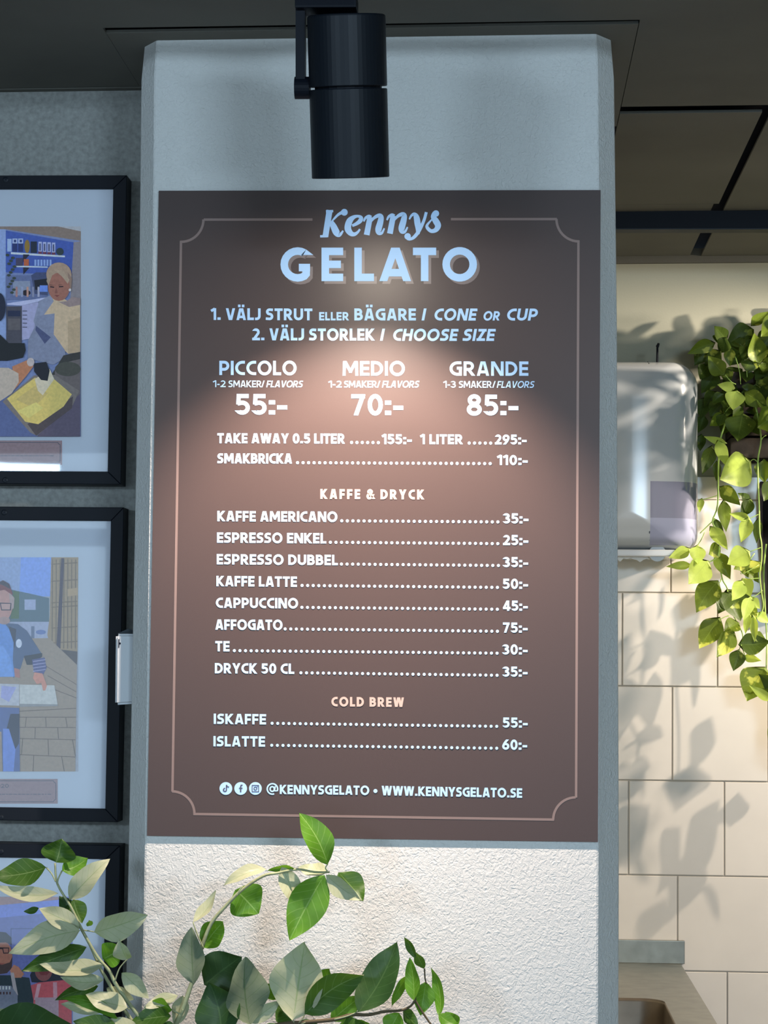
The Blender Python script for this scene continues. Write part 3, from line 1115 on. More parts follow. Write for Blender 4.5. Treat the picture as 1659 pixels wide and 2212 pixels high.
# a second lamp farther along the rail, wider and softer
BL2 = Vector((2.15, 1.20, Z0 + 0.60))
AIM2 = Vector((0.75, 1.9, Z0 - 0.55))
bax2 = (AIM2 - BL2).normalized()
bl2 = empty('rail_spotlight', BL2, 'wide black spotlight at the far right end of the right-hand rail', 'lamp')
bm = bmesh.new()
lathe(bm, BL2 - bax2 * 0.12, bax2, [(0, 0), (0, 0.06), (0.12, 0.06), (0.12, 0.056), (0.11, 0.056), (0.11, 0)], 32)
bm_obj('housing', bm, M_LAMPBODY, bl2)
bm = bmesh.new()
tube(bm, [BL2 - bax2 * 0.06, (2.15, 1.30, Z0 + 0.66), (2.15, 1.377, r1.z)], 0.007, 10)
bm_obj('bracket_arm', bm, M_BLACKMETAL, bl2)
spot('wide_spot', BL2 + bax2 * 0.003, AIM2, 150.0, (1.0, 0.87, 0.73), 100, 0.6, 0.045)


# ================================================================== FRAMED PHOTOGRAPHS
def alb(c, ref=(0.34, 0.42, 0.50)):
    l = lin(c)
    return tuple(min(max(v * 0.70 / r, 0.004), 0.9) for v, r in zip(l, ref))


class Photo:
    def __init__(self, Y, ox, oy, s):
        self.bm = bmesh.new()
        self.cl = self.bm.loops.layers.float_color.new('Col')
        self.Y, self.ox, self.oy, self.s, self.k = Y, ox, oy, s, 0

    def poly(self, pts, c):
        self.k += 1
        y = self.Y - self.k * 0.00004
        vs = [self.bm.verts.new(P(self.ox + x / self.s, self.oy + yy / self.s, y)) for x, yy in pts]
        f = self.bm.faces.new(vs)
        f.normal_update()
        if f.normal.y > 0:
            f.normal_flip()
        a_ = alb(c)
        for l in f.loops:
            l[self.cl] = (*[v ** (1 / 2.2) if False else v for v in a_], 1)

    def rect(self, x0, y0, x1, y1, c):
        self.poly([(x0, y0), (x1, y0), (x1, y1), (x0, y1)], c)

    def ell(self, x, y, rx, ry, c, n=20):
        self.poly([(x + rx * math.cos(2 * math.pi * k / n), y + ry * math.sin(2 * math.pi * k / n)) for k in range(n)], c)


def make_frame(label, xr_px, yt_px, yb_px, open_r, open_t, open_b, pic, plate, screws, paint):
    FY = 0.252
    tr = P(xr_px[0], yt_px, FY)
    br = P(xr_px[1], yb_px, FY)
    X1, Zt, Zb = (tr.x + br.x) / 2, tr.z, br.z
    X0 = X1 - 0.405
    oR = (P(open_r[0], open_t, FY).x + P(open_r[1], open_b, FY).x) / 2
    oT, oB = P(open_r[0], open_t, FY).z, P(open_r[1], open_b, FY).z
    bw = X1 - oR
    oL = X0 + bw
    root = empty('picture_frame', ((X0 + X1) / 2, 0.30, Zb), label, 'picture', 'black framed photographs on the grey wall')
    for nm, q in (('frame_rail', [(X0, Zt), (X1, Zt), (oR, oT), (oL, oT)]), ('frame_rail', [(X0, Zb), (X1, Zb), (oR, oB), (oL, oB)]),
                  ('frame_stile', [(X1, Zt), (X1, Zb), (oR, oB), (oR, oT)]), ('frame_stile', [(X0, Zt), (X0, Zb), (oL, oB), (oL, oT)])):
        bm = bmesh.new()
        prism_xz(bm, q, FY, 0.2995)
        bmesh.ops.recalc_face_normals(bm, faces=bm.faces)
        es = [e for e in bm.edges if all(abs(v.co.y - FY) < 1e-5 for v in e.verts)]
        bmesh.ops.bevel(bm, geom=es, offset=0.0009, segments=1, affect='EDGES')
        bm_obj(nm, bm, M_FRAME, root)
    box_obj('passepartout', M_MAT, root, oL - 0.002, oR + 0.002, FY + 0.008, FY + 0.012, oB - 0.002, oT + 0.002)
    PY = FY + 0.0078
    # window bevel of the mat round the picture, then the picture
    ph = Photo(PY, *pic['map'])
    paint(ph)
    ph.bm.normal_update()
    bm_obj('photograph', ph.bm, M_PHOTO, root, recalc=False)
    # caption plate
    x0, y0, x1, y1 = plate
    if y0 is not None:
        cpx = [(x0, y0), (x1, y0), (x1, y1), (x0, y1)]
        pl = Photo(PY - 0.0003, 0, 0, 1)
        pl.poly(cpx, (118, 106, 118))
        bm_obj('caption_card', pl.bm, M_PHOTO, root, recalc=False)
        ink = Ink(PY - 0.0006)
        q = 5
        xl = x0 + 4
        ink.ribbon([(xl, y0 + 4, 1.3), (x1 - 4 - q, y0 + 4, 1.3), (x1 - 4 - q * .7, y0 + 4 + q * .7, 1.3), (x1 - 4, y0 + 4 + q, 1.3), (x1 - 4, y1 - 4 - q, 1.3), (x1 - 4 - q * .7, y1 - 4 - q * .7, 1.3), (x1 - 4 - q, y1 - 4, 1.3), (xl, y1 - 4, 1.3)])
        ymid = y0 + (y1 - y0) * 0.62
        rr_ = random.Random(3)
        xx = x0 + 12
        while xx < x1 - 22:
            w_ = rr_.uniform(3, 9)
            ink.ribbon([(xx, ymid, 1.4), (xx + w_, ymid, 1.4)])
            xx += w_ + 2.2
        if '2020' in label or yt_px > 1000:
            text(ink, '2020', -16, 19, y0 + 19, y0 + 19, 8, t=0.14)
        ink.out('caption_text', M_INKDARK, root)
    gp = box_obj('glass_pane', M_GLASS, root, oL - 0.001, oR + 0.001, FY + 0.0045, FY + 0.0048, oB - 0.001, oT + 0.001)
    for sx_, sy_ in screws:
        c = P(sx_, sy_, FY)
        bm = bmesh.new()
        lathe(bm, (c.x, FY, c.z), (0, -1, 0), [(0, 0.005), (0.0006, 0.0048), (0.0012, 0.003), (0.0014, 0)], 20)
        sc_ = bm_obj('screw', bm, M_LAMPBODY, root)
        ik = Ink(FY - 0.0016)
        ik.ribbon([(sx_ - 3, sy_ - 2, 1.2), (sx_ + 3, sy_ + 2, 1.2)])
        ik.ribbon([(sx_ - 2, sy_ + 3, 1.2), (sx_ + 2, sy_ - 3, 1.2)])
        ik.out('screw_slot', M_CEILGAP, sc_)
    return root


def paint1(p):
    p.rect(-480, 382, 560, 1838, (105, 125, 175))
    p.rect(-480, 382, 40, 1300, (125, 150, 200))
    p.poly([(-480, 382), (560, 382), (560, 482), (40, 402), (-480, 395)], (118, 110, 108))
    p.poly([(400, 382), (560, 382), (560, 416)], (150, 160, 175))
    p.poly([(40, 410), (510, 492), (500, 720), (40, 700)], (58, 84, 165))
    p.poly([(510, 492), (560, 484), (560, 930), (486, 900)], (122, 122, 134))
    p.poly([(75, 560), (450, 584), (450, 596), (75, 574)], (178, 198, 240))
    p.poly([(100, 652), (330, 660), (330, 668), (100, 664)], (170, 190, 235))
    p.poly([(160, 575), (205, 577), (160, 630)], (30, 32, 55))
    p.poly([(160, 665), (205, 667), (162, 715)], (30, 32, 50))
    p.rect(50, 468, 80, 556, (140, 168, 225))
    for x in (86, 126):
        p.rect(x, 470, x + 34, 558, (32, 48, 105))
        p.rect(x, 466, x + 34, 500, (150, 172, 225))
        p.rect(x + 10, 474, x + 26, 492, (40, 60, 120))
    p.ell(188, 520, 18, 46, (128, 108, 48))
    p.rect(212, 486, 256, 566, (26, 38, 60))
    for k in range(4):
        p.rect(266 + 31 * k, 488 + 2 * k, 290 + 31 * k, 572 + 2 * k, (152, 168, 212))
        p.rect(272 + 31 * k, 500 + 2 * k, 283 + 31 * k, 550 + 2 * k, (70, 80, 120))
        p.rect(266 + 31 * k, 556 + 2 * k, 290 + 31 * k, 572 + 2 * k, (95, 50, 75))
    p.ell(415, 556, 26, 26, (35, 52, 62))
    p.rect(165, 608, 200, 654, (160, 88, 56))
    p.rect(110, 600, 158, 654, (60, 60, 90))
    for k in range(6):
        p.rect(238 + 21 * k, 612, 252 + 21 * k, 655, (125, 155, 225))
    p.rect(40, 720, 330, 890, (88, 104, 150))
    p.rect(90, 760, 210, 860, (120, 135, 165))
    p.poly([(215, 720), (250, 700), (330, 700), (330, 860), (240, 850)], (58, 70, 110))
    p.poly([(236, 755), (330, 742), (330, 836), (244, 820)], (16, 20, 38))
    p.rect(275, 790, 330, 835, (95, 130, 210))
    p.ell(182, 842, 30, 20, (30, 22, 38))
    for k, c in enumerate(((150, 120, 125), (130, 145, 180), (165, 135, 130), (120, 130, 160), (150, 160, 190))):
        p.rect(108 + 38 * k, 800, 122 + 38 * k, 870, c)
    for k in range(14):
        p.ell(52 + (k * 37 % 50), 580 + 20 * k, 13, 9, (48, 62, 58))
    p.poly([(48, 915), (330, 872), (330, 888), (150, 930), (48, 925)], (160, 172, 210))
    p.rect(44, 935, 150, 1190, (64, 66, 82))
    p.rect(52, 965, 142, 1005, (24, 34, 70))
    p.rect(56, 1020, 140, 1100, (84, 84, 94))
    p.poly([(152, 930), (265, 905), (265, 1150), (152, 1170)], (142, 150, 190))
    for k in range(5):
        p.rect(156, 965 + 28 * k, 188, 971 + 28 * k, (70, 74, 100))
    # standing woman: apron, jumper, head
    p.poly([(345, 862), (400, 852), (470, 900), (556, 905), (556, 1252), (470, 1262), (380, 1180), (350, 1050), (262, 965)], (162, 155, 140))
    p.poly([(470, 1040), (556, 1010), (556, 1252), (470, 1265)], (150, 142, 126))
    p.poly([(270, 900), (352, 856), (372, 900), (300, 1000), (250, 1080), (232, 1040)], (118, 130, 158))
    p.poly([(256, 1000), (378, 985), (372, 1130), (450, 1240), (455, 1290), (370, 1340), (192, 1296), (195, 1170), (240, 1080)], (112, 124, 152))
    p.poly([(250, 1070), (352, 1150), (310, 1195), (245, 1100)], (66, 76, 116))
    p.poly([(460, 900), (500, 870), (556, 880), (556, 925), (480, 940), (405, 905)], (128, 120, 126))
    p.ell(408, 715, 88, 84, (142, 130, 120))
    p.poly([(470, 700), (498, 740), (492, 820), (470, 840)], (120, 104, 98))
    p.ell(408, 800, 76, 98, (132, 92, 84))
    p.poly([(322, 760), (340, 700), (372, 680), (362, 720), (335, 790)], (140, 128, 116))
    p.poly([(372, 680), (440, 690), (480, 750), (470, 780), (430, 730)], (146, 134, 122))
    p.poly([(348, 795), (376, 800), (374, 808), (346, 804)], (38, 28, 36))
    p.poly([(408, 796), (438, 794), (440, 802), (408, 804)], (38, 28, 36))
    p.poly([(344, 784), (378, 790), (344, 790)], (80, 58, 50))
    p.poly([(404, 786), (442, 782), (404, 791)], (80, 58, 50))
    p.poly([(388, 800), (400, 842), (380, 846)], (112, 74, 70))
    p.poly([(376, 858), (414, 858), (395, 870)], (104, 56, 58))
    p.ell(484, 822, 9, 10, (180, 180, 190))
    # bench, tray of yellow gelato, gloves, arms
    p.poly([(440, 1275), (556, 1250), (556, 1500), (350, 1420)], (44, 46, 48))
    p.poly([(380, 1380), (430, 1330), (556, 1300), (556, 1838), (380, 1838)], (84, 82, 88))
    p.ell(470, 1370, 90, 50, (58, 62, 60))
    p.poly([(-480, 1600), (60, 1560), (260, 1838), (-480, 1838)], (68, 84, 132))
    p.poly([(300, 1760), (556, 1540), (556, 1838), (260, 1838)], (70, 68, 92))
    p.poly([(18, 1595), (235, 1415), (380, 1410), (548, 1520), (505, 1620), (255, 1832), (210, 1810)], (96, 96, 100))
    p.poly([(190, 1750), (505, 1560), (500, 1640), (250, 1832)], (62, 58, 66))
    p.poly([(48, 1575), (240, 1430), (375, 1440), (498, 1545), (440, 1630), (265, 1752), (175, 1735)], (172, 164, 100))
    p.poly([(110, 1580), (250, 1480), (330, 1540), (230, 1640)], (158, 150, 100))
    p.poly([(120, 1660), (250, 1600), (300, 1640), (200, 1710)], (184, 176, 110))
    p.poly([(240, 1440), (345, 1370), (376, 1440), (296, 1552), (262, 1520)], (166, 168, 158))
    p.poly([(-480, 1130), (0, 1130), (60, 1190), (170, 1190), (178, 1240), (160, 1290), (50, 1312), (-480, 1310)], (14, 18, 26))
    p.poly([(85, 1352), (195, 1305), (232, 1350), (180, 1420), (100, 1512)], (146, 104, 82))
    p.ell(212, 1322, 26, 30, (150, 150, 160))
    p.poly([(236, 1330), (320, 1320), (344, 1380), (330, 1452), (284, 1445), (236, 1385)], (16, 20, 34))
    p.poly([(-480, 1350), (60, 1362), (128, 1400), (130, 1460), (80, 1540), (0, 1592), (-480, 1600)], (150, 148, 146))
    p.ell(-10, 940, 50, 100, (22, 28, 52))


def paint2(p):
    p.rect(-480, 386, 527, 1828, (128, 140, 160))
    p.poly([(-480, 386), (345, 386), (345, 640), (-480, 640)], (118, 142, 186))
    p.poly([(140, 386), (345, 386), (340, 650), (130, 650)], (104, 138, 208))  # bluer strip painted in for the window's reflection in the glass
    p.poly([(60, 600), (200, 630), (330, 660), (330, 820), (60, 820)], (66, 92, 112))
    p.poly([(90, 610), (130, 620), (128, 800), (70, 800)], (62, 88, 60))
    p.rect(165, 670, 240, 740, (132, 148, 185))
    p.poly([(-480, 820), (340, 820), (350, 930), (-480, 960)], (132, 146, 178))
    p.rect(210, 850, 232, 940, (80, 96, 130))
    p.ell(275, 890, 34, 16, (82, 104, 160))
    p.poly([(345, 386), (527, 386), (520, 1090), (440, 1090), (350, 1000), (318, 910), (335, 780)], (128, 118, 100))
    for k in range(7):
        x = 350 + 26 * k
        p.poly([(x, 400), (x + 6, 400), (x + 4, 1000), (x - 2, 1000)], (92, 84, 76))
    for yy in (430, 545, 690, 720, 860, 960):
        p.poly([(345, yy), (520, yy - 12), (520, yy - 4), (345, yy + 6)], (98, 88, 74))
    p.poly([(455, 600), (524, 590), (524, 640), (455, 650)], (142, 130, 108))
    p.poly([(412, 392), (432, 392), (404, 1060), (376, 1060)], (54, 46, 68))
    p.poly([(350, 1000), (520, 1020), (518, 1110), (360, 1090)], (64, 58, 62))
    p.poly([(-480, 940), (330, 930), (518, 1110), (507, 1828), (-480, 1828)], (126, 120, 114))
    for a_, b2 in (((300, 1110), (515, 1240)), ((320, 1180), (514, 1290)), ((330, 1260), (513, 1330)), ((130, 1420), (512, 1400)), ((130, 1460), (512, 1460)), ((130, 1528), (510, 1530)), ((130, 1604), (508, 1612)), ((130, 1712), (507, 1728))):
        p.poly([a_, b2, (b2[0], b2[1] + 5), (a_[0], a_[1] + 5)], (88, 80, 74))
    for a_, b2 in (((175, 1460), (168, 1528)), ((305, 1460), (308, 1528)), ((440, 1465), (450, 1530)), ((235, 1530), (232, 1608)), ((385, 1530), (392, 1608)), ((320, 1610), (325, 1718)), ((485, 1612), (505, 1725)), ((225, 1716), (220, 1828)), ((412, 1726), (430, 1828)), ((150, 1604), (142, 1712))):
        p.poly([a_, (a_[0] + 5, a_[1]), (b2[0] + 5, b2[1]), b2], (84, 76, 70))
    # person in dark shirt with plaid sleeve
    p.poly([(40, 830), (120, 835), (180, 880), (284, 1040), (230, 1075), (160, 1062), (140, 1130), (90, 1200), (60, 1000)], (58, 78, 116))
    p.poly([(60, 850), (110, 870), (100, 1000), (70, 960)], (34, 40, 66))
    p.ell(127, 966, 20, 30, (168, 184, 216))
    p.poly([(160, 1050), (284, 1030), (284, 1055), (215, 1110), (180, 1110)], (24, 28, 46))
    p.poly([(215, 1075), (300, 1060), (314, 1130), (290, 1178), (228, 1160)], (64, 70, 124))
    for k in range(4):
        p.poly([(222, 1085 + 22 * k), (308, 1072 + 22 * k), (308, 1077 + 22 * k), (222, 1091 + 22 * k)], (128, 136, 176))
    p.poly([(95, 1130), (130, 1140), (135, 1200), (100, 1190)], (140, 100, 98))
    # man in blue shirt, cap and glasses
    p.poly([(-480, 850), (-20, 830), (10, 800), (62, 870), (92, 960), (86, 1080), (100, 1190), (-480, 1200)], (78, 122, 190))
    p.poly([(-480, 960), (20, 980), (70, 1060), (90, 1190), (-480, 1200)], (90, 134, 200))
    p.ell(24, 700, 62, 112, (152, 122, 122))
    p.poly([(60, 620), (98, 660), (92, 730), (70, 740)], (142, 132, 138))
    p.poly([(-40, 620), (-20, 560), (20, 540), (62, 565), (84, 625), (84, 640), (30, 605), (-40, 618)], (98, 44, 54))
    p.poly([(-20, 560), (20, 542), (60, 565), (70, 600), (20, 575)], (44, 38, 58))
    p.poly([(-2, 690), (78, 694), (74, 744), (8, 744)], (54, 44, 60))
    p.poly([(6, 698), (70, 700), (66, 737), (14, 737)], (154, 132, 134))
    p.ell(28, 812, 40, 26, (136, 120, 124))
    # white boxes and hand
    p.poly([(-480, 1225), (130, 1240), (130, 1385), (-480, 1370)], (150, 160, 178))
    p.poly([(132, 1242), (366, 1248), (390, 1386), (132, 1392)], (158, 168, 176))
    p.poly([(132, 1372), (388, 1376), (390, 1388), (132, 1393)], (120, 126, 136))
    p.poly([(10, 1250), (110, 1260), (60, 1360), (5, 1330)], (130, 140, 190))
    p.poly([(232, 1160), (286, 1168), (316, 1250), (306, 1282), (290, 1284), (278, 1232), (248, 1240), (222, 1200)], (166, 122, 112))
    # legs and apron
    p.poly([(-480, 1380), (130, 1400), (134, 1828), (20, 1828), (10, 1560), (-480, 1560)], (66, 86, 140))
    p.poly([(70, 1440), (132, 1440), (128, 1640), (94, 1690), (40, 1560)], (30, 36, 62))
    p.poly([(20, 1540), (60, 1540), (104, 1680), (92, 1828), (20, 1828)], (88, 118, 190))
    p.poly([(-480, 1560), (10, 1560), (16, 1828), (-480, 1828)], (126, 118, 112))


def paint3(p):
    p.rect(-600, 620, 620, 2600, (92, 106, 170))
    p.poly([(-600, 620), (500, 622), (500, 646), (0, 692), (-600, 740)], (140, 118, 126))
    p.poly([(-600, 740), (0, 692), (620, 636), (620, 740), (0, 800), (-600, 850)], (102, 124, 206))
    p.poly([(90, 890), (540, 884), (540, 892), (98, 898), (98, 1200), (90, 1200)], (70, 84, 140))
    p.rect(560, 800, 620, 1300, (78, 92, 168))
    # woman
    p.poly([(256, 1290), (300, 1190), (380, 1150), (520, 1170), (600, 1220), (600, 1370), (270, 1350)], (28, 34, 52))
    p.ell(372, 1245, 76, 96, (112, 70, 74))
    p.poly([(330, 1262), (430, 1256), (400, 1290), (350, 1290)], (96, 44, 52))
    p.poly([(188, 1450), (240, 1385), (330, 1352), (560, 1330), (612, 1360), (612, 2600), (188, 2600)], (158, 78, 92))
    p.poly([(318, 1366), (350, 1362), (320, 1500), (290, 1500)], (168, 140, 160))
    p.poly([(452, 1350), (486, 1350), (490, 1500), (455, 1500)], (160, 130, 150))
    p.poly([(300, 1480), (500, 1480), (500, 2600), (300, 2600)], (140, 130, 150))
    # man with cap, glasses and beard
    p.poly([(-400, 1340), (-60, 1290), (80, 1290), (250, 1312), (285, 1500), (285, 2600), (-400, 2600)], (32, 50, 62))
    p.ell(20, 1125, 86, 128, (150, 106, 94))
    p.poly([(-66, 1150), (-40, 1190), (20, 1200), (84, 1180), (106, 1130), (100, 1230), (60, 1272), (0, 1282), (-60, 1240)], (62, 50, 54))
    p.poly([(-20, 1186), (44, 1188), (12, 1202)], (130, 74, 72))
    p.poly([(-80, 1040), (-70, 950), (-10, 918), (50, 925), (98, 970), (100, 1034), (50, 1010), (-20, 1014)], (34, 36, 54))
    p.poly([(-50, 1050), (78, 1054), (74, 1104), (28, 1106), (20, 1068), (-4, 1068), (-10, 1100), (-50, 1100)], (40, 28, 40))
    p.poly([(28, 1062), (70, 1062), (68, 1096), (34, 1098)], (146, 104, 96))
    p.poly([(84, 1250), (118, 1200), (160, 1220), (206, 1280), (180, 1312), (112, 1312)], (160, 116, 100))
    p.poly([(88, 1268), (118, 1268), (154, 1460), (120, 1460)], (150, 152, 164))
    p.poly([(-400, 1370), (96, 1380), (150, 1460), (150, 2600), (-400, 2600)], (100, 112, 136))
    for k in range(4):
        p.rect(-6 + 27 * k, 1384, 6 + 27 * k, 1412, (190, 196, 206))
        p.rect(-2 + 27 * k, 1432, 12 + 27 * k, 1454, (60, 44, 52))


make_frame('top black-framed photograph, woman beside a tray of yellow gelato', (267.5, 267.5), 378.5, 1046.5, (238.6, 238.6), 407.4, 1018.6,
           {'map': (0, 370, 3.2067)}, (-115, 951.6, 134, 1004.6), ((12, 388), (11, 1037)), paint1)
make_frame('middle black-framed photograph, two people holding white boxes in a street', (264.7, 257.0), 1096, 1776, (237.4, 229.4), 1125, 1747.4,
           {'map': (0, 1080, 3.1167)}, (-120, 1682.6, 124.5, 1736), ((9, 1107), (2, 1766)), paint2)
make_frame('bottom black-framed photograph, bearded man and woman in aprons, behind the plant', (257, 249.5), 1826, 2508, (226, 219), 1856, 2478,
           {'map': (0, 1780, 3.95)}, (-120, None, 120, None), ((2, 1840),), paint3)

# ================================================================== SMALL WHITE BOX ON THE PILLAR'S LEFT EDGE
BY = 0.070
q = [P(249, 1369, BY), P(287.5, 1369, BY), P(285, 1520, BY), P(249.5 - 2, 1523, BY)]
wbx = empty('contact_sensor', (q[2].x, BY + 0.02, q[2].z), 'small upright white plastic box fixed to the left edge of the pillar', 'box')
bm = bmesh.new()
a = [bm.verts.new(v) for v in (q[0], Vector((q[1].x + 0.006, BY, q[1].z)), Vector((q[2].x + 0.006, BY, q[2].z)), q[3])]
b_ = [bm.verts.new(v.co + Vector((0.004 if n_ in (0, 3) else 0, 0.034, 0))) for n_, v in enumerate(a)]
bm.faces.new(a)
bm.faces.new(b_[::-1])
for i_ in range(4):
    bm.faces.new((a[i_], a[(i_ + 1) % 4], b_[(i_ + 1) % 4], b_[i_]))
bmesh.ops.bevel(bm, geom=list(bm.edges), offset=0.004, segments=3, affect='EDGES')
bm_obj('cover', bm, M_WHITEPL, wbx)
bm = bmesh.new()
w0, w1, w2, w3 = P(254, 1368.5, BY + 0.004), P(277, 1358, BY + 0.012), P(288, 1361, BY + 0.012), P(288, 1368.5, BY + 0.004)
a = [bm.verts.new(v) for v in (w0, w1, w2, w3)]
b_ = [bm.verts.new(v.co + Vector((0, 0.018, 0))) for v in a]
bm.faces.new(a)
bm.faces.new(b_[::-1])
for i_ in range(4):
    bm.faces.new((a[i_], a[(i_ + 1) % 4], b_[(i_ + 1) % 4], b_[i_]))
bm_obj('wedge_cap', bm, M_SEAM, wbx, label='grey sloping top cap')
bm = bmesh.new()
s0 = P(257, 1390, BY - 0.0005)
box(bm, s0.x - 0.0009, s0.x + 0.0005, BY - 0.0008, BY + 0.002, s0.z - 0.007, s0.z + 0.007)
tube(bm, [(s0.x + 0.0012, BY - 0.001, s0.z), (s0.x + 0.0012, BY + 0.002, s0.z)], 0.0018, 12)
bm_obj('key_slot', bm, M_CEILGAP, wbx)

# ================================================================== PAPER TOWEL DISPENSER
DY0, DY1 = 1.66, 1.8985
dr = P(1508, 980, 1.76).x
dt = P(1440, 773, 1.69).z
db = P(1440, 1190, 1.69).z
dl = dr - 0.335
disp = empty('paper_towel_dispenser', ((dl + dr) / 2, DY1, db), 'glossy white paper towel dispenser on the tiled wall right of the pillar', 'dispenser')


def rrect(x0, x1, z0, z1, rt, rb, n=10):
    pts = []
    for cx, cz_, r, a0_ in ((x1 - rt, z1 - rt, rt, 0), (x0 + rt, z1 - rt, rt, 90), (x0 + rb, z0 + rb, rb, 180), (x1 - rb, z0 + rb, rb, 270)):
        for k in range(n + 1):
            t = math.radians(a0_ + 90 * k / n)
            pts.append((cx + r * math.cos(t), cz_ + r * math.sin(t)))
    return pts


bm = bmesh.new()
rings = []
prof = [(DY1, 0.0), (1.775, 0.0)] + [(1.775 - 0.085 * math.sin(t), 0.075 * (1 - math.cos(t))) for t in [math.pi / 2 * k / 9 for k in range(1, 10)]] + [(1.684, 0.10), (1.680, 0.13), (1.6785, 0.16)]
for y, ins in prof:
    ixn = min(ins, 0.16)
    izn = ins * 0.55
    rt = max(0.062 - izn * 0.6, 0.004)
    rb = max(0.040 - izn * 0.5, 0.004)
    rt = min(rt, (dr - dl) / 2 - ixn - 0.0005)
    rb = min(rb, (dr - dl) / 2 - ixn - 0.0005)
    rings.append([bm.verts.new((x, y, z)) for x, z in rrect(dl + ixn, dr - ixn, db + izn, dt - izn, rt, rb)])
for ra, rb_ in zip(rings, rings[1:]):
    for k in range(len(ra)):
        bm.faces.new((ra[k], ra[(k + 1) % len(ra)], rb_[(k + 1) % len(ra)], rb_[k]))
bm.faces.new(rings[-1])
bm.faces.new(rings[0][::-1])
wx = P(1404.5, 1100, 1.685).x
wz = P(1450, 1040, 1.69).z
bmesh.ops.recalc_face_normals(bm, faces=bm.faces)
for no, co in (((1, 0, 0), (wx, 0, 0)), ((0, 0, 1), (0, 0, wz)), ((0, 0, 1), (0, 0, db + 0.014)), ((0, 1, 0), (0, 1.80, 0))):
    bmesh.ops.bisect_plane(bm, geom=bm.verts[:] + bm.edges[:] + bm.faces[:], plane_co=co, plane_no=no)
wf = [f for f in bm.faces if f.calc_center_median().x > wx and db + 0.014 < f.calc_center_median().z < wz and f.calc_center_median().y < 1.80]
bmw = bm.copy()
keep = {f.index for f in wf}
bm.faces.index_update()
idx = {f.index for f in wf}
bmw.faces.ensure_lookup_table()
bmw.faces.index_update()
bmesh.ops.delete(bmw, geom=[f for f in bmw.faces if f.index not in idx], context='FACES')
bmesh.ops.delete(bm, geom=wf, context='FACES')
wz2 = P(1450, 1119, 1.69).z
bmesh.ops.bisect_plane(bmw, geom=bmw.verts[:] + bmw.edges[:] + bmw.faces[:], plane_co=(0, 0, wz2), plane_no=(0, 0, 1))
bml = bmw.copy()
bmesh.ops.delete(bmw, geom=[f for f in bmw.faces if f.calc_center_median().z < wz2], context='FACES')
bmesh.ops.delete(bml, geom=[f for f in bml.faces if f.calc_center_median().z >= wz2], context='FACES')
bm_obj('paper_window', bml, M_SMOKE2, disp, smooth=True, recalc=False, label='paler lower band of the window where paper shows behind it')
bm_obj('housing', bm, M_WHITEPL, disp, smooth=True, recalc=False)
bm_obj('level_window', bmw, M_SMOKE, disp, smooth=True, recalc=False, label='dark smoky window band')
# seam between the two halves of the cover
sp_ = [(wx - 0.001, 1.800, dt + 0.0006), (wx - 0.001, 1.7600, dt + 0.0002), (wx - 0.001, 1.722, dt - 0.010), (wx - 0.001, 1.698, dt - 0.027), (wx - 0.001, 1.6905, dt - 0.045), (wx - 0.001, 1.6895, db + 0.045), (wx - 0.001, 1.698, db + 0.026), (wx - 0.001, 1.74, db + 0.006)]
bm = bmesh.new()
tube(bm, sp_, 0.0017, 6)
bm_obj('cover_seam', bm, M_SEAM, disp)
box_obj('base_lip', M_WHITEPL, disp, dl + 0.03, dr - 0.045, 1.71, DY1 - 0.01, db - 0.012, db + 0.004, 0.003)
kx = P(1420, 755, 1.75)
bm = bmesh.new()
tube(bm, [(kx.x, 1.75, dt - 0.003), (kx.x, 1.75, P(1420, 748, 1.75).z)], [0.003, 0.0026], 10)
tube(bm, [(kx.x, 1.75, P(1420, 749, 1.75).z), (kx.x + 0.003, 1.746, P(1420, 742, 1.75).z)], [0.004, 0.0025], 10)
bm_obj('key_pin', bm, M_BLACKMETAL, disp)
# torn paper edge under the lip, with the round tab
bm = bmesh.new()
n = 22
x0_, x1_ = dl + 0.05, P(1405, 1200, 1.72).x
rr_ = random.Random(8)
top = [bm.verts.new((x0_ + (x1_ - x0_) * k / n, 1.735, db - 0.008)) for k in range(n + 1)]
bot = [bm.verts.new((x0_ + (x1_ - x0_) * k / n, 1.733, db - 0.014 - rr_.uniform(0.001, 0.012))) for k in range(n + 1)]
for k in range(n):
    bm.faces.new((top[k], top[k + 1], bot[k + 1], bot[k]))
bm_obj('torn_paper', bm, M_PAPER, disp)
td = P(1420, 1195, 1.72)
bm = bmesh.new()
lathe(bm, (td.x, 1.72, td.z), (0, -1, 0), [(-0.002, 0), (-0.002, 0.019), (0.0, 0.020), (0.001, 0.019), (0.001, 0)], 28)
bm_obj('round_tab', bm, M_WHITEPL, disp)

# ================================================================== STEEL SINK UNIT
CZT = P(1478, 2083, 1.88).z
xs = P(1478, 2060, 1.8985).x
zbt = P(1478, 2031, 1.8985).z
e2 = PZ(1541, 2212, CZT)
sink = empty('steel_sink_unit', (0.45, 1.62, 0.0), 'stainless steel sink and worktop against the tiled wall, bottom right', 'sink')
box_obj('backsplash', M_STEEL, sink, 0.228, xs, 1.882, 1.8985, CZT, zbt, 0.0015)
front_y = 0.66
# worktop: outer edge follows the photo's right edge line, bowl cut out of it
ins = [PZ(1337, 2158, CZT), PZ(1400, 2158, CZT), PZ(1432, 2172, CZT), PZ(1455, 2212, CZT)]
xR = ins[3].x
yB = ins[0].y
N = 40


def loop_pts(x0, x1, y0, y1, r):
    out = []
    for cx, cy, a0_ in ((x1 - r, y1 - r, 0), (x0 + r, y1 - r, 90), (x0 + r, y0 + r, 180), (x1 - r, y0 + r, 270)):
        for k in range(10):
            t = math.radians(a0_ + 90 * k / 9)
            out.append((cx + r * math.cos(t), cy + r * math.sin(t)))
    return out


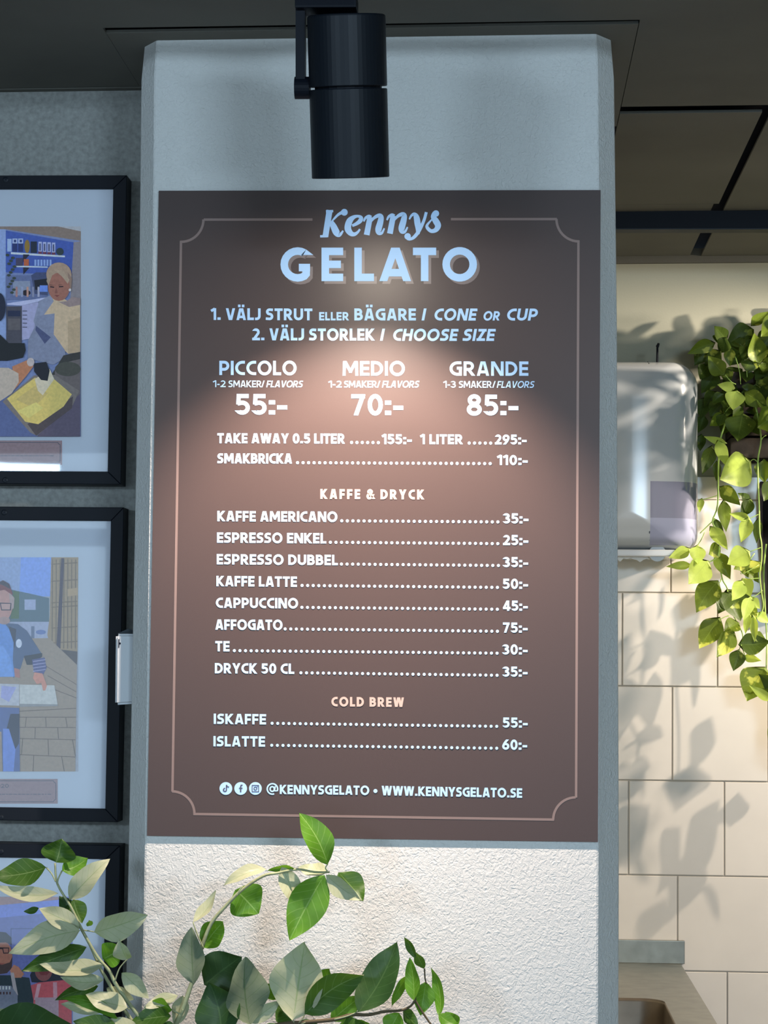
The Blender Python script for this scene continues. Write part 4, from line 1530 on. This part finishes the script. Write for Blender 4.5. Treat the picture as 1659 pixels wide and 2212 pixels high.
XE = (P(1478, 2085, 1.88).x + e2.x) / 2
outer = loop_pts(0.228, XE, front_y, 1.884, 0.002)
inner = loop_pts(0.27, min(xR + 0.004, XE - 0.03), front_y + 0.06, yB, 0.05)
bm = bmesh.new()
vo = [bm.verts.new((x, y, CZT)) for x, y in outer]
vu = [bm.verts.new((x, y, CZT - 0.03)) for x, y in outer]
vi = [bm.verts.new((x, y, CZT)) for x, y in inner]
for k in range(N):
    j = (k + 1) % N
    bm.faces.new((vo[k], vo[j], vi[j], vi[k]))
    bm.faces.new((vo[k], vu[k], vu[j], vo[j]))
bm_obj('worktop', bm, M_STEEL, sink)
bm = bmesh.new()
cxm = sum(p[0] for p in inner) / N
cym = sum(p[1] for p in inner) / N
prev = None
for dz, s_ in ((0.0, 1.0), (0.003, 0.992), (-0.004, 0.985), (-0.03, 0.97), (-0.13, 0.94), (-0.15, 0.90), (-0.155, 0.8)):
    ring = [bm.verts.new((cxm + (x - cxm) * s_, cym + (y - cym) * s_, CZT + dz)) for x, y in inner]
    if prev:
        for k in range(N):
            j = (k + 1) % N
            bm.faces.new((prev[k], prev[j], ring[j], ring[k]))
    prev = ring
bm.faces.new(prev)
bm_obj('sink_bowl', bm, M_BOWL, sink, smooth=True)
box_obj('base_cabinet', M_CABINET, sink, 0.235, XE - 0.01, front_y + 0.02, 1.88, 0.0, CZT - 0.16)


# ================================================================== LEAVES
def leaf(name, parent, m, B, T, width, flip, roll, fold, curl, shape='oval', seed=0, wave=0.0):
    """B, T world points of base and tip; width in metres"""
    rnd = random.Random(seed)
    B, T = Vector(B), Vector(T)
    ax_ = T - B
    Ln = ax_.length
    ax_.normalize()
    tocam = (CP - (B + T) / 2).normalized()
    side = ax_.cross(tocam).normalized()
    nrm = side.cross(ax_).normalized()
    if nrm.dot(tocam) < 0:
        nrm.negate()
    c, s_ = math.cos(roll), math.sin(roll)
    side, nrm = side * c + nrm * s_, nrm * c - side * s_
    nu, nv = 12, 3
    bm = bmesh.new()
    uvl = bm.loops.layers.uv.new('UVMap')
    grid = []
    ph = rnd.uniform(0, 6)
    bend = rnd.uniform(-0.06, 0.06)
    for i in range(nu + 1):
        u = i / nu
        if shape == 'heart':
            uu = min(u * 1.0, 1)
            hw = math.sin(math.pi / 2 * u / 0.3) ** 0.6 if u < 0.3 else max(math.cos(math.pi / 2 * (u - 0.3) / 0.7), 0) ** 1.12
        else:
            hw = math.sin(math.pi / 2 * u / 0.42) ** 0.78 if u < 0.42 else max(math.cos(math.pi / 2 * (u - 0.42) / 0.58), 0) ** 0.95
        rowv = []
        for j in range(-nv, nv + 1):
            v = j / nv
            uu2 = u
            back = 0.0
            if shape == 'heart' and u < 0.3:
                back = -0.10 * Ln * math.sin(math.pi * abs(v)) * (1 - u / 0.3)
            w_ = hw * width / 2 * v
            lift = abs(v) * hw * width / 2 * math.tan(fold) + curl * Ln * (4 * u * (1 - u)) * (-1)
            lift += wave * width * math.sin(u * 11 + ph + (1.5 if v > 0 else 0)) * abs(v) ** 1.5
            tipd = -0.10 * curl * Ln * u * u
            p = B + ax_ * (Ln * uu2 + back) + side * (w_ + bend * Ln * math.sin(math.pi * u)) + nrm * (lift + tipd)
            rowv.append(bm.verts.new(p))
        grid.append(rowv)
    for i in range(nu):
        for j in range(2 * nv):
            q = (grid[i][j], grid[i + 1][j], grid[i + 1][j + 1], grid[i][j + 1])
            try:
                f = bm.faces.new(q)
            except ValueError:
                continue
            for l, (ii, jj) in zip(f.loops, ((i, j), (i + 1, j), (i + 1, j + 1), (i, j + 1))):
                l[uvl].uv = (ii / nu, (jj - nv) / nv)
    bm.normal_update()
    tot = Vector((0, 0, 0))
    for f in bm.faces:
        tot += f.normal * f.calc_area()
    want = -1 if flip else 1
    if tot.dot(nrm) * want < 0:
        bmesh.ops.reverse_faces(bm, faces=bm.faces)
    return bm_obj(name, bm, m, parent, smooth=True, recalc=False)


# ------------------------------------------------------------------ foreground citrus-like plant
FYP = -0.16
pot_c = (-0.26, -0.22)
plant = empty('potted_plant', (pot_c[0], pot_c[1], 0.0), 'leafy green plant with broad pointed leaves in front of the pillar', 'plant')
bm = bmesh.new()
lathe(bm, (pot_c[0], pot_c[1], 0.0), (0, 0, 1), [(0, 0), (0, 0.11), (0.86, 0.15), (0.88, 0.15), (0.88, 0.135), (0.83, 0.13), (0.83, 0)], 40)
bm_obj('planter', bm, M_POT, plant)
bm = bmesh.new()
lathe(bm, (pot_c[0], pot_c[1], 0.832), (0, 0, 1), [(0, 0), (0.0, 0.128), (0.008, 0.10), (0.012, 0)], 24)
bm_obj('soil', bm, M_SOIL, plant)


def stem(pts, r0_, r1_, m, parent, Y, n=7, name='stem', start=None):
    w = [P(x, y, Y) for x, y in pts]
    if start:
        w = [Vector(s_) for s_ in start] + w
    w = [Vector(q_) for q_ in smooth_pts([tuple(v) for v in w], 4)]
    bm = bmesh.new()
    k = len(w)
    tube(bm, w, [r0_ + (r1_ - r0_) * i / (k - 1) for i in range(k)], n)
    return bm_obj(name, bm, m, parent, smooth=True)


S0 = (pot_c[0], pot_c[1], 0.835)
stem([(330, 2240), (296, 2190), (278, 2167), (248, 2122), (236, 2097), (210, 2066), (177, 2008), (152, 1957), (124, 1909), (119, 1864)], 0.0038, 0.0015, M_STEM, plant, FYP,
     start=[S0, (pot_c[0] + 0.01, -0.20, 0.97)])
stem([(300, 2225), (262, 2170), (232, 2118), (216, 2090), (196, 2045), (178, 2012), (165, 1985)], 0.0035, 0.0016, M_STEM, plant, FYP + 0.012,
     start=[(S0[0] - 0.02, S0[1], S0[2]), (pot_c[0] - 0.01, -0.20, 0.97)])
stem([(372, 2250), (395, 2180), (412, 2130), (430, 2075), (436, 2046), (457, 1994), (488, 1957), (522, 1923), (567, 1893), (600, 1886), (642, 1878), (680, 1884), (712, 1884)], 0.0042, 0.0015, M_STEM, plant, FYP + 0.006,
     start=[(S0[0] + 0.03, S0[1], S0[2]), (pot_c[0] + 0.03, -0.20, 0.97)])
stem([(440, 2262), (520, 2232), (600, 2214), (660, 2208), (722, 2202), (758, 2192), (796, 2192), (830, 2185), (872, 2181), (896, 2160), (893, 2110)], 0.0045, 0.0014, M_STEMDARK, plant, FYP,
     start=[(S0[0] + 0.02, S0[1] - 0.02, S0[2]), (pot_c[0] + 0.05, -0.20, 0.96)])
stem([(896, 2160), (925, 2205), (950, 2235)], 0.0018, 0.0012, M_STEMDARK, plant, FYP)
stem([(917, 2092), (918, 2112), (921, 2125)], 0.0012, 0.001, M_STEMDARK, plant, FYP)
for pts in ([(248, 2120), (258, 2092), (275, 2072)], [(174, 2009), (186, 2010), (203, 2013)], [(134, 1881), (126, 1898), (124, 1912)], [(709, 1884), (703, 1875), (708, 1867)],
            [(440, 2050), (425, 2015), (417, 1992)], [(430, 2075), (434, 2095), (418, 2126)], [(524, 1915), (516, 1925), (512, 1935)], [(100, 1874), (112, 1888), (120, 1905)],
            [(660, 2208), (640, 2215), (633, 2203)], [(645, 2210), (654, 2200), (658, 2192)], [(722, 2202), (750, 2195), (774, 2185)], [(280, 2180), (276, 2178), (272, 2172)],
            [(371, 2181), (390, 2190), (395, 2180)], [(538, 2209), (530, 2225), (520, 2232)]):
    stem(pts, 0.0013, 0.0009, M_STEM, plant, FYP - 0.002, 6, 'leaf_stalk')

# (base, tip, width px, type, depth offset, roll deg, fold deg, curl)
FL = [
    ((121, 1863), (133, 1812), 70, 'g', 0.0, 0, 32, 0.05), ((134, 1881), (190, 1853), 40, 'l2', -0.01, 20, 20, 0.1), ((149, 1944), (238, 1855), 46, 'p', -0.015, 25, 15, -0.12),
    ((100, 1874), (-16, 1893), 54, 'g', 0.01, -25, 12, 0.10), ((126, 1930), (-14, 1912), 30, 'p', -0.01, -30, 20, 0.08), ((158, 1942), (178, 1994), 42, 'g', 0.02, 10, 12, 0.08),
    ((172, 2006), (84, 1962), 42, 'p', -0.008, -20, 14, 0.10), ((84, 1962), (51, 1969), 14, 'g', -0.006, 0, 10, 0.05), ((174, 2010), (19, 2060), 64, 'p', -0.025, -22, 10, 0.08),
    ((203, 2014), (319, 1975), 56, 'p', -0.02, -30, 12, -0.06), ((187, 2046), (46, 2098), 46, 'g', 0.02, 20, 12, 0.10), ((225, 2084), (84, 2082), 34, 'p', -0.018, -30, 18, 0.12),
    ((222, 2072), (264, 2046), 52, 'l2', 0.01, 15, 22, 0.05), ((275, 2072), (258, 2029), 34, 'p', -0.015, 30, 25, -0.1), ((263, 2101), (321, 2157), 36, 'p', -0.01, -20, 18, 0.15),
    ((223, 2117), (130, 2109), 34, 'p', -0.012, -30, 15, 0.08), ((212, 2130), (118, 2161), 30, 'g', 0.01, 15, 15, 0.1), ((276, 2176), (184, 2148), 42, 'p', -0.02, -25, 12, 0.1),
    ((254, 2200), (128, 2158), 26, 'l2', -0.026, 20, 15, 0.14), ((222, 2184), (130, 2168), 30, 'p', -0.005, -20, 12, 0.08), ((-40, 2235), (166, 2222), 118, 'gd', -0.05, -10, 6, 0.05),
    ((258, 2228), (158, 2206), 44, 'g', -0.03, 0, 10, 0.05), ((296, 2218), (232, 2200), 28, 'p', -0.03, -20, 10, 0.05), ((369, 2194), (278, 2208), 44, 'g', -0.02, -15, 10, 0.10),
    ((371, 2182), (322, 2167), 28, 'l2', -0.01, 20, 15, 0.08), ((385, 2150), (310, 2178), 26, 'p', 0.01, -20, 12, 0.06), ((418, 2127), (413, 2003), 56, 'pg', -0.03, 30, 14, 0.04),
    ((417, 1992), (466, 1923), 22, 'p', 0.0, 40, 25, 0.10), ((438, 2046), (482, 1991), 52, 'l2', 0.02, 12, 10, 0.08), ((509, 1922), (558, 1974), 80, 'l2', 0.015, 10, 10, 0.05),
    ((575, 1877), (483, 1915), 26, 'p', -0.01, -35, 20, -0.12), ((636, 1875), (576, 1882), 14, 'l2', 0.0, 30, 20, 0.12), ((608, 1873), (645, 1960), 42, 'p', 0.012, 15, 12, 0.06),
    ((701, 1890), (625, 2032), 78, 'l', -0.01, 12, 12, 0.06), ((709, 1882), (643, 1873), 28, 'p', 0.012, -35, 20, 0.10), ((708, 1868), (645, 1756), 56, 'l', -0.006, -18, 16, -0.08),
    ((704, 1890), (778, 1944), 36, 'p', -0.01, -25, 22, 0.05), ((731, 1884), (785, 1946), 54, 'g', 0.01, 15, 12, 0.10), ((440, 2128), (522, 2066), 88, 'gd', 0.012, 0, 8, 0.05),
    ((540, 2214), (531, 2067), 84, 'pg', -0.022, -28, 10, 0.05), ((478, 2245), (452, 2122), 92, 'gd', -0.035, 12, 8, 0.05), ((633, 2203), (658, 2034), 108, 'p', -0.022, 8, 12, 0.08),
    ((658, 2192), (786, 2106), 66, 'g', -0.03, -18, 12, 0.06), ((774, 2187), (857, 2033), 72, 'gd', -0.015, 22, 12, 0.06), ((690, 2132), (712, 2092), 34, 'l2', 0.03, 0, 12, 0.05),
    ((715, 2205), (780, 2152), 44, 'l2', 0.01, 0, 12, 0.06), ((894, 2162), (884, 2068), 30, 'l2', -0.02, 35, 18, 0.08), ((897, 2070), (873, 2024), 16, 'g', -0.01, 35, 20, 0.1),
    ((916, 2093), (898, 2057), 20, 'g', 0.0, 20, 15, 0.08), ((887, 2104), (847, 2175), 20, 'l', 0.01, 35, 15, 0.12), ((920, 2121), (908, 2194), 42, 'l2', 0.005, 15, 15, 0.08),
    ((949, 2196), (929, 2088), 22, 'l2', -0.01, 40, 15, 0.12), ((985, 2222), (962, 2186), 40, 'l2', 0.0, 0, 12, 0.05), ((947, 2190), (990, 2215), 26, 'l', -0.015, 30, 15, 0.1),
    ((870, 2182), (905, 2220), 26, 'g', 0.0, 20, 12, 0.1), ((862, 2188), (838, 2236), 42, 'l2', 0.0, -10, 12, 0.08), ((542, 2210), (607, 2162), 30, 'p', -0.01, -30, 15, 0.08),
    ((603, 2156), (572, 2126), 34, 'l2', 0.03, 0, 12, 0.05), ((632, 2204), (597, 2170), 44, 'g', 0.01, 0, 12, 0.05), ((690, 2215), (650, 2245), 50, 'g', 0.0, 0, 12, 0.05),
    ((720, 2240), (790, 2212), 50, 'g', 0.0, 20, 12, 0.05), ((330, 2225), (390, 2245), 50, 'gd', -0.02, 20, 12, 0.05), ((395, 2150), (378, 2218), 34, 'p', 0.015, 20, 12, 0.06),
    ((60, 2240), (-20, 2180), 60, 'p', -0.02, 20, 12, 0.05), ((560, 2250), (620, 2222), 48, 'g', -0.01, 20, 12, 0.05), ((200, 2230), (262, 2218), 36, 'g', -0.01, 20, 12, 0.05),
    ((800, 2240), (760, 2205), 40, 'l2', 0.01, 20, 12, 0.05), ((510, 2240), (560, 2262), 60, 'gd', -0.02, 20, 12, 0.05), ((248, 2030), (275, 2002), 24, 'g', 0.03, 20, 12, 0.05),
    ((197, 2000), (192, 1988), 14, 'l', 0.0, 0, 12, 0.05), ((160, 1975), (128, 1935), 30, 'gd', 0.02, 0, 12, 0.05), ((230, 2135), (290, 2160), 30, 'pg', 0.02, 20, 12, 0.05),
]
M_LEAFD = leaf_mat('citrus_leaf_dark', (0.022, 0.060, 0.016), (0.16, 0.20, 0.13), (0.06, 0.12, 0.04), 0.12, rough=0.4)  # darker leaf copy; shade is put into its underside colour
TY = {'g': (M_LEAF, False), 'gd': (M_LEAFD, False), 'l2': (M_LEAFYOUNG, False), 'l': (M_LEAFYOUNG, False), 'p': (M_LEAF, True), 'pg': (M_LEAFD, True)}
rnd = random.Random(11)
for n_, (b0, t0, w, ty, dz, roll, fold, curl) in enumerate(FL):
    Yb = FYP + dz
    tilt = rnd.uniform(-0.018, 0.018)
    Bp = P(b0[0], b0[1], Yb)
    Tp = P(t0[0], t0[1], Yb + tilt)
    ppm = FPX / (Yb - CP.y)
    m_, fl = TY[ty]
    roll += rnd.uniform(-14, 14)
    leaf('leaf', plant, m_, Bp, Tp, w * 1.08 / ppm / max(math.cos(math.radians(roll)), 0.6), fl, math.radians(roll), math.radians(fold), curl * 1.2, 'oval', n_, 0.055)

# ------------------------------------------------------------------ trailing pothos in a wooden wall planter
cr_x0 = P(1578, 950, 1.78).x
cr_z0, cr_z1 = P(1600, 991, 1.78).z, P(1600, 800, 1.78).z
pothos = empty('trailing_vine_plant', (cr_x0 + 0.16, 1.85, cr_z0), 'trailing variegated vine hanging from a dark wooden wall planter, right edge', 'plant')
bm = bmesh.new()
box(bm, cr_x0 + 0.012, cr_x0 + 0.34, 1.796, 1.885, cr_z0 + 0.01, cr_z1 - 0.02)
bm_obj('soil', bm, M_SOIL, pothos)
ph_ = (cr_z1 - cr_z0) / 4
for k in range(4):
    box_obj('plank', M_WOOD, pothos, cr_x0, cr_x0 + 0.352, 1.782, 1.794, cr_z0 + k * ph_ + 0.003, cr_z0 + (k + 1) * ph_ - 0.003, 0.002)
    box_obj('plank', M_WOOD, pothos, cr_x0, cr_x0 + 0.010, 1.795, 1.898, cr_z0 + k * ph_ + 0.003, cr_z0 + (k + 1) * ph_ - 0.003, 0.002)
    box_obj('plank', M_WOOD, pothos, cr_x0 + 0.342, cr_x0 + 0.352, 1.795, 1.898, cr_z0 + k * ph_ + 0.003, cr_z0 + (k + 1) * ph_ - 0.003, 0.002)
box_obj('plank', M_WOOD, pothos, cr_x0, cr_x0 + 0.352, 1.887, 1.898, cr_z0, cr_z1 - 0.01)
VY = 1.735


def vine(pts, Y=VY, r=0.0022, name='vine'):
    stem(pts, r, r * 0.7, M_VINE, pothos, Y, 6, name)


vine([(1628, 860), (1638, 905), (1644, 950), (1637, 1000), (1640, 1100), (1641, 1150), (1645, 1175), (1645, 1210), (1641, 1240), (1645, 1280), (1649, 1310), (1640, 1330), (1615, 1347)])
vine([(1570, 905), (1556, 950), (1552, 1000), (1550, 1090), (1539, 1125), (1546, 1142), (1552, 1160), (1551, 1200), (1526, 1217)])
vine([(1545, 1120), (1535, 1130), (1512, 1152)], VY, 0.0018)
vine([(1655, 1175), (1650, 1230), (1652, 1300), (1656, 1380), (1655, 1450)], VY + 0.03)
vine([(1552, 1200), (1560, 1250), (1571, 1272), (1574, 1310), (1590, 1340), (1604, 1370), (1603, 1395), (1612, 1425)], VY + 0.02, 0.0018)
for pts in ([(1641, 1110), (1628, 1116), (1617, 1121)], [(1646, 1182), (1630, 1188), (1616, 1193)], [(1643, 1249), (1620, 1251), (1602, 1259)], [(1647, 1275), (1635, 1285), (1621, 1292)],
            [(1558, 1250), (1555, 1258), (1547, 1261)], [(1575, 1330), (1565, 1333), (1552, 1340)], [(1602, 1393), (1598, 1400), (1595, 1409)], [(1550, 1070), (1535, 1075), (1517, 1079)],
            [(1638, 1000), (1628, 992), (1617, 1000)], [(1655, 940), (1645, 950), (1637, 985)], [(1600, 860), (1575, 880), (1563, 896)], [(1588, 770), (1597, 800), (1600, 830)],
            [(1606, 758), (1612, 790), (1614, 815)], [(1565, 808), (1580, 825), (1590, 830)], [(1505, 1181), (1515, 1165), (1522, 1150)], [(1630, 1195), (1600, 1240), (1640, 1220)]):
    stem(pts, 0.0012, 0.0009, M_VINE, pothos, VY, 5, 'leaf_stalk')
PL = [
    ((1625, 702), (1662, 672), 24, 'v', 0), ((1624, 714), (1568, 742), 56, 'd', 0.02), ((1568, 733), (1543, 704), 30, 'd', 0), ((1640, 782), (1629, 719), 42, 'v', -0.02), ((1541, 742), (1485, 765), 30, 'v', 0),
    ((1563, 808), (1529, 768), 38, 'v', -0.01), ((1578, 754), (1577, 792), 24, 'v', 0), ((1586, 838), (1549, 831), 22, 'b', -0.02), ((1591, 846), (1583, 886), 42, 'b', -0.03), ((1610, 850), (1662, 880), 36, 'v', -0.02),
    ((1636, 824), (1690, 868), 56, 'd', -0.01), ((1564, 895), (1533, 920), 28, 'v', 0), ((1604, 897), (1594, 954), 64, 'd', -0.02), ((1628, 902), (1650, 903), 24, 'v', 0), ((1668, 892), (1655, 935), 34, 'v', 0),
    ((1567, 957), (1520, 943), 16, 'b', -0.03), ((1552, 953), (1574, 1011), 26, 'b', -0.03), ((1617, 999), (1555, 1036), 74, 'b', -0.03), ((1537, 966), (1517, 1025), 30, 'd', 0.02), ((1548, 998), (1547, 1040), 18, 'd', 0.02),
    ((1557, 1054), (1600, 1092), 32, 'v', 0.02), ((1563, 1084), (1569, 1150), 28, 'v', 0), ((1620, 1081), (1593, 1065), 18, 'd', 0.02), ((1620, 1080), (1600, 1118), 28, 'd', 0.02), ((1617, 1120), (1575, 1110), 18, 'b', -0.03),
    ((1616, 1121), (1600, 1172), 30, 'b', -0.03), ((1638, 1122), (1634, 1174), 20, 'd', 0.02), ((1543, 1122), (1565, 1156), 16, 'd', 0.02), ((1536, 1140), (1572, 1188), 28, 'b', 0), ((1650, 995), (1652, 1044), 36, 'v', 0),
    ((1668, 1040), (1650, 1083), 34, 'd', -0.02), ((1516, 1078), (1511, 1108), 15, 'b', 0), ((1506, 1180), (1508, 1219), 34, 'b', -0.03), ((1528, 1215), (1487, 1262), 54, 'b', -0.03), ((1488, 1186), (1444, 1205), 26, 'b', -0.02),
    ((1491, 1221), (1438, 1224), 18, 'b', -0.02), ((1555, 1183), (1531, 1198), 32, 'v', 0), ((1549, 1196), (1578, 1252), 34, 'v', 0.01), ((1616, 1192), (1571, 1219), 48, 'b', -0.03), ((1618, 1212), (1585, 1230), 28, 'v', 0),
    ((1603, 1256), (1581, 1298), 32, 'b', -0.03), ((1604, 1252), (1622, 1289), 32, 'b', -0.02), ((1621, 1291), (1606, 1342), 27, 'b', -0.03), ((1619, 1328), (1610, 1370), 16, 'b', -0.03), ((1627, 1332), (1630, 1388), 18, 'b', -0.02),
    ((1548, 1259), (1504, 1324), 54, 'v', -0.01), ((1552, 1338), (1510, 1401), 50, 'v', -0.01), ((1582, 1364), (1548, 1420), 40, 'v', -0.01), ((1594, 1346), (1564, 1362), 34, 'v', 0), ((1572, 1278), (1600, 1342), 62, 'd', 0.02),
    ((1578, 1282), (1552, 1326), 36, 'd', 0.01), ((1600, 1392), (1664, 1385), 46, 'd', 0), ((1596, 1406), (1584, 1450), 34, 'd', -0.01), ((1608, 1420), (1645, 1428), 18, 'b', 0.02), ((1650, 1446), (1613, 1515), 70, 'v', 0),
    ((1664, 1512), (1618, 1480), 20, 'b', -0.03), ((1690, 1505), (1638, 1456), 40, 'd', -0.02), ((1636, 1326), (1662, 1346), 22, 'b', 0), ((1630, 1370), (1654, 1381), 22, 'v', 0), ((1622, 1293), (1642, 1315), 22, 'b', 0.01),
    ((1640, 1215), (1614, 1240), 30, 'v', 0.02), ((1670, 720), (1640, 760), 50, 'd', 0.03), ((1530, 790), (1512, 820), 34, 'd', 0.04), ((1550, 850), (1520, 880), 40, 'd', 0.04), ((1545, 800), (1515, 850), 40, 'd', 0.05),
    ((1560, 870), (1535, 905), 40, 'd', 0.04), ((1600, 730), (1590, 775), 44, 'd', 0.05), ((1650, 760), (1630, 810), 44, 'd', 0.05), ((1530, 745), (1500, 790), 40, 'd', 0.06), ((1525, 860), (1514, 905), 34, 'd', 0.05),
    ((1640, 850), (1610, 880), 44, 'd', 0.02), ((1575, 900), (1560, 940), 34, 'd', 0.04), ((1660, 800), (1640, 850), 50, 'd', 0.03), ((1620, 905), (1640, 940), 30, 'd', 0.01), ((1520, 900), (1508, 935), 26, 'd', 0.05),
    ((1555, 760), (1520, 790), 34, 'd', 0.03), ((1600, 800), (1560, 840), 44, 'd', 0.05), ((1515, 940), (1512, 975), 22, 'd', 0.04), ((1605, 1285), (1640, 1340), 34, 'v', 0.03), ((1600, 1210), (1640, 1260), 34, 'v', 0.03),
    # parts of the plant beyond the right edge of the frame
    ((1700, 1480), (1680, 1560), 60, 'd', 0), ((1720, 1380), (1700, 1440), 56, 'v', 0), ((1700, 1250), (1690, 1320), 50, 'v', 0.02), ((1710, 1130), (1700, 1190), 50, 'd', 0.02),
    ((1690, 1560), (1660, 1620), 44, 'v', 0.03), ((1730, 960), (1700, 1020), 60, 'd', 0), ((1740, 780), (1700, 840), 60, 'd', 0), ((1700, 690), (1680, 740), 44, 'v', 0),
    ((1760, 1440), (1745, 1520), 60, 'd', 0), ((1740, 1560), (1760, 1630), 50, 'v', 0),
]
rnd = random.Random(77)
for k in range(110):      # the crown goes on beyond the right edge of the frame
    bx_, by_ = rnd.uniform(1675, 1930), rnd.uniform(660, 935)
    PL.append(((bx_, by_), (bx_ + rnd.uniform(-45, 35), by_ + rnd.uniform(20, 60)), rnd.uniform(44, 66), rnd.choice('dv'), rnd.uniform(-0.14, 0.08)))
for k in range(46):      # small leaves deep in the crown, in the shade-tinted leaf colour
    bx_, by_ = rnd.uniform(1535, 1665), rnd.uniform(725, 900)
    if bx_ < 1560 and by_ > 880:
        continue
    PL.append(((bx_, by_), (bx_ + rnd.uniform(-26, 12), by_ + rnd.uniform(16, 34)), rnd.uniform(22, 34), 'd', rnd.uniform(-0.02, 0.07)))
for k in range(13):      # more trailing leaves beyond the frame
    bx_, by_ = rnd.uniform(1690, 1800), rnd.uniform(960, 1600)
    PL.append(((bx_, by_), (bx_ + rnd.uniform(-25, 15), by_ + rnd.uniform(40, 65)), rnd.uniform(36, 56), rnd.choice('dv'), rnd.uniform(-0.05, 0.05)))
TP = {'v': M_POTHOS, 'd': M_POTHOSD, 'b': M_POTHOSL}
rnd = random.Random(23)
for n_, (b0, t0, w, ty, dz) in enumerate(PL):
    Yb = VY + dz * 1.2
    Bp = P(b0[0], b0[1], Yb)
    Tp = P(t0[0], t0[1], Yb + rnd.uniform(-0.03, 0.01))
    ppm = FPX / (Yb - CP.y)
    roll = rnd.uniform(-25, 25)
    leaf('leaf', pothos, TP[ty], Bp, Tp, w * 1.04 / ppm / math.cos(math.radians(roll)), False, math.radians(roll), math.radians(rnd.uniform(6, 20)), rnd.uniform(0.02, 0.1), 'heart', 100 + n_, 0.015)

# added leafy shoot, out of view, placed to shade the dispenser from the lamp
rnd = random.Random(41)
bm = bmesh.new()
for q_ in ([(0.95, 1.83, Z0 + 0.33), (0.98, 1.68, Z0 + 0.46), (1.0, 1.52, Z0 + 0.52), (1.0, 1.46, Z0 + 0.42), (1.0, 1.45, Z0 + 0.30)],):
    tube(bm, smooth_pts(q_, 4), 0.003, 6)
bm_obj('vine', bm, M_VINE, pothos, smooth=True)
for k in range(64):  # added leaves that block the lamp's light
    c_ = Vector((rnd.uniform(0.93, 1.05), rnd.uniform(1.41, 1.575), Z0 + rnd.uniform(0.31, 0.54)))
    d_ = Vector((rnd.uniform(-0.5, 0.5), rnd.uniform(-1, 1), rnd.uniform(-1, -0.2))).normalized() * rnd.uniform(0.05, 0.08)
    leaf('leaf', pothos, rnd.choice((M_POTHOS, M_POTHOSD)), c_, c_ + d_, rnd.uniform(0.045, 0.065), False, rnd.uniform(-1.2, 1.2), 0.2, 0.06, 'heart', 900 + k, 0.015)

# black cloth hanging on the wall behind the vine
x0_ = P(1642, 1200, 1.85).x
bm = bmesh.new()
zt_, zb_ = P(1650, 1040, 1.87).z, P(1650, 1325, 1.87).z
nz_, nx_ = 10, 14
for side_ in (0, 1):
    g = []
    for i_ in range(nz_ + 1):
        u = i_ / nz_
        g.append([bm.verts.new((x0_ + 0.012 * math.sin(math.pi * u) * (1 if k > 0 else -0.4) * 0 + (0.012 * (1 - math.sin(math.pi * min(u + .25, 1)))) + 0.15 * k / nx_, 1.868 + 0.008 * math.sin(k * 1.3) + 0.012 * side_, zt_ + (zb_ - zt_) * u)) for k in range(nx_ + 1)])
    for i_ in range(nz_):
        for k in range(nx_):
            bm.faces.new((g[i_][k], g[i_][k + 1], g[i_ + 1][k + 1], g[i_ + 1][k]))
ck = bm_obj('hanging_cloth', bm, M_BLACKCLOTH, None, smooth=True, label='black cloth hanging on the tiled wall behind the vine, right edge', cat='cloth')
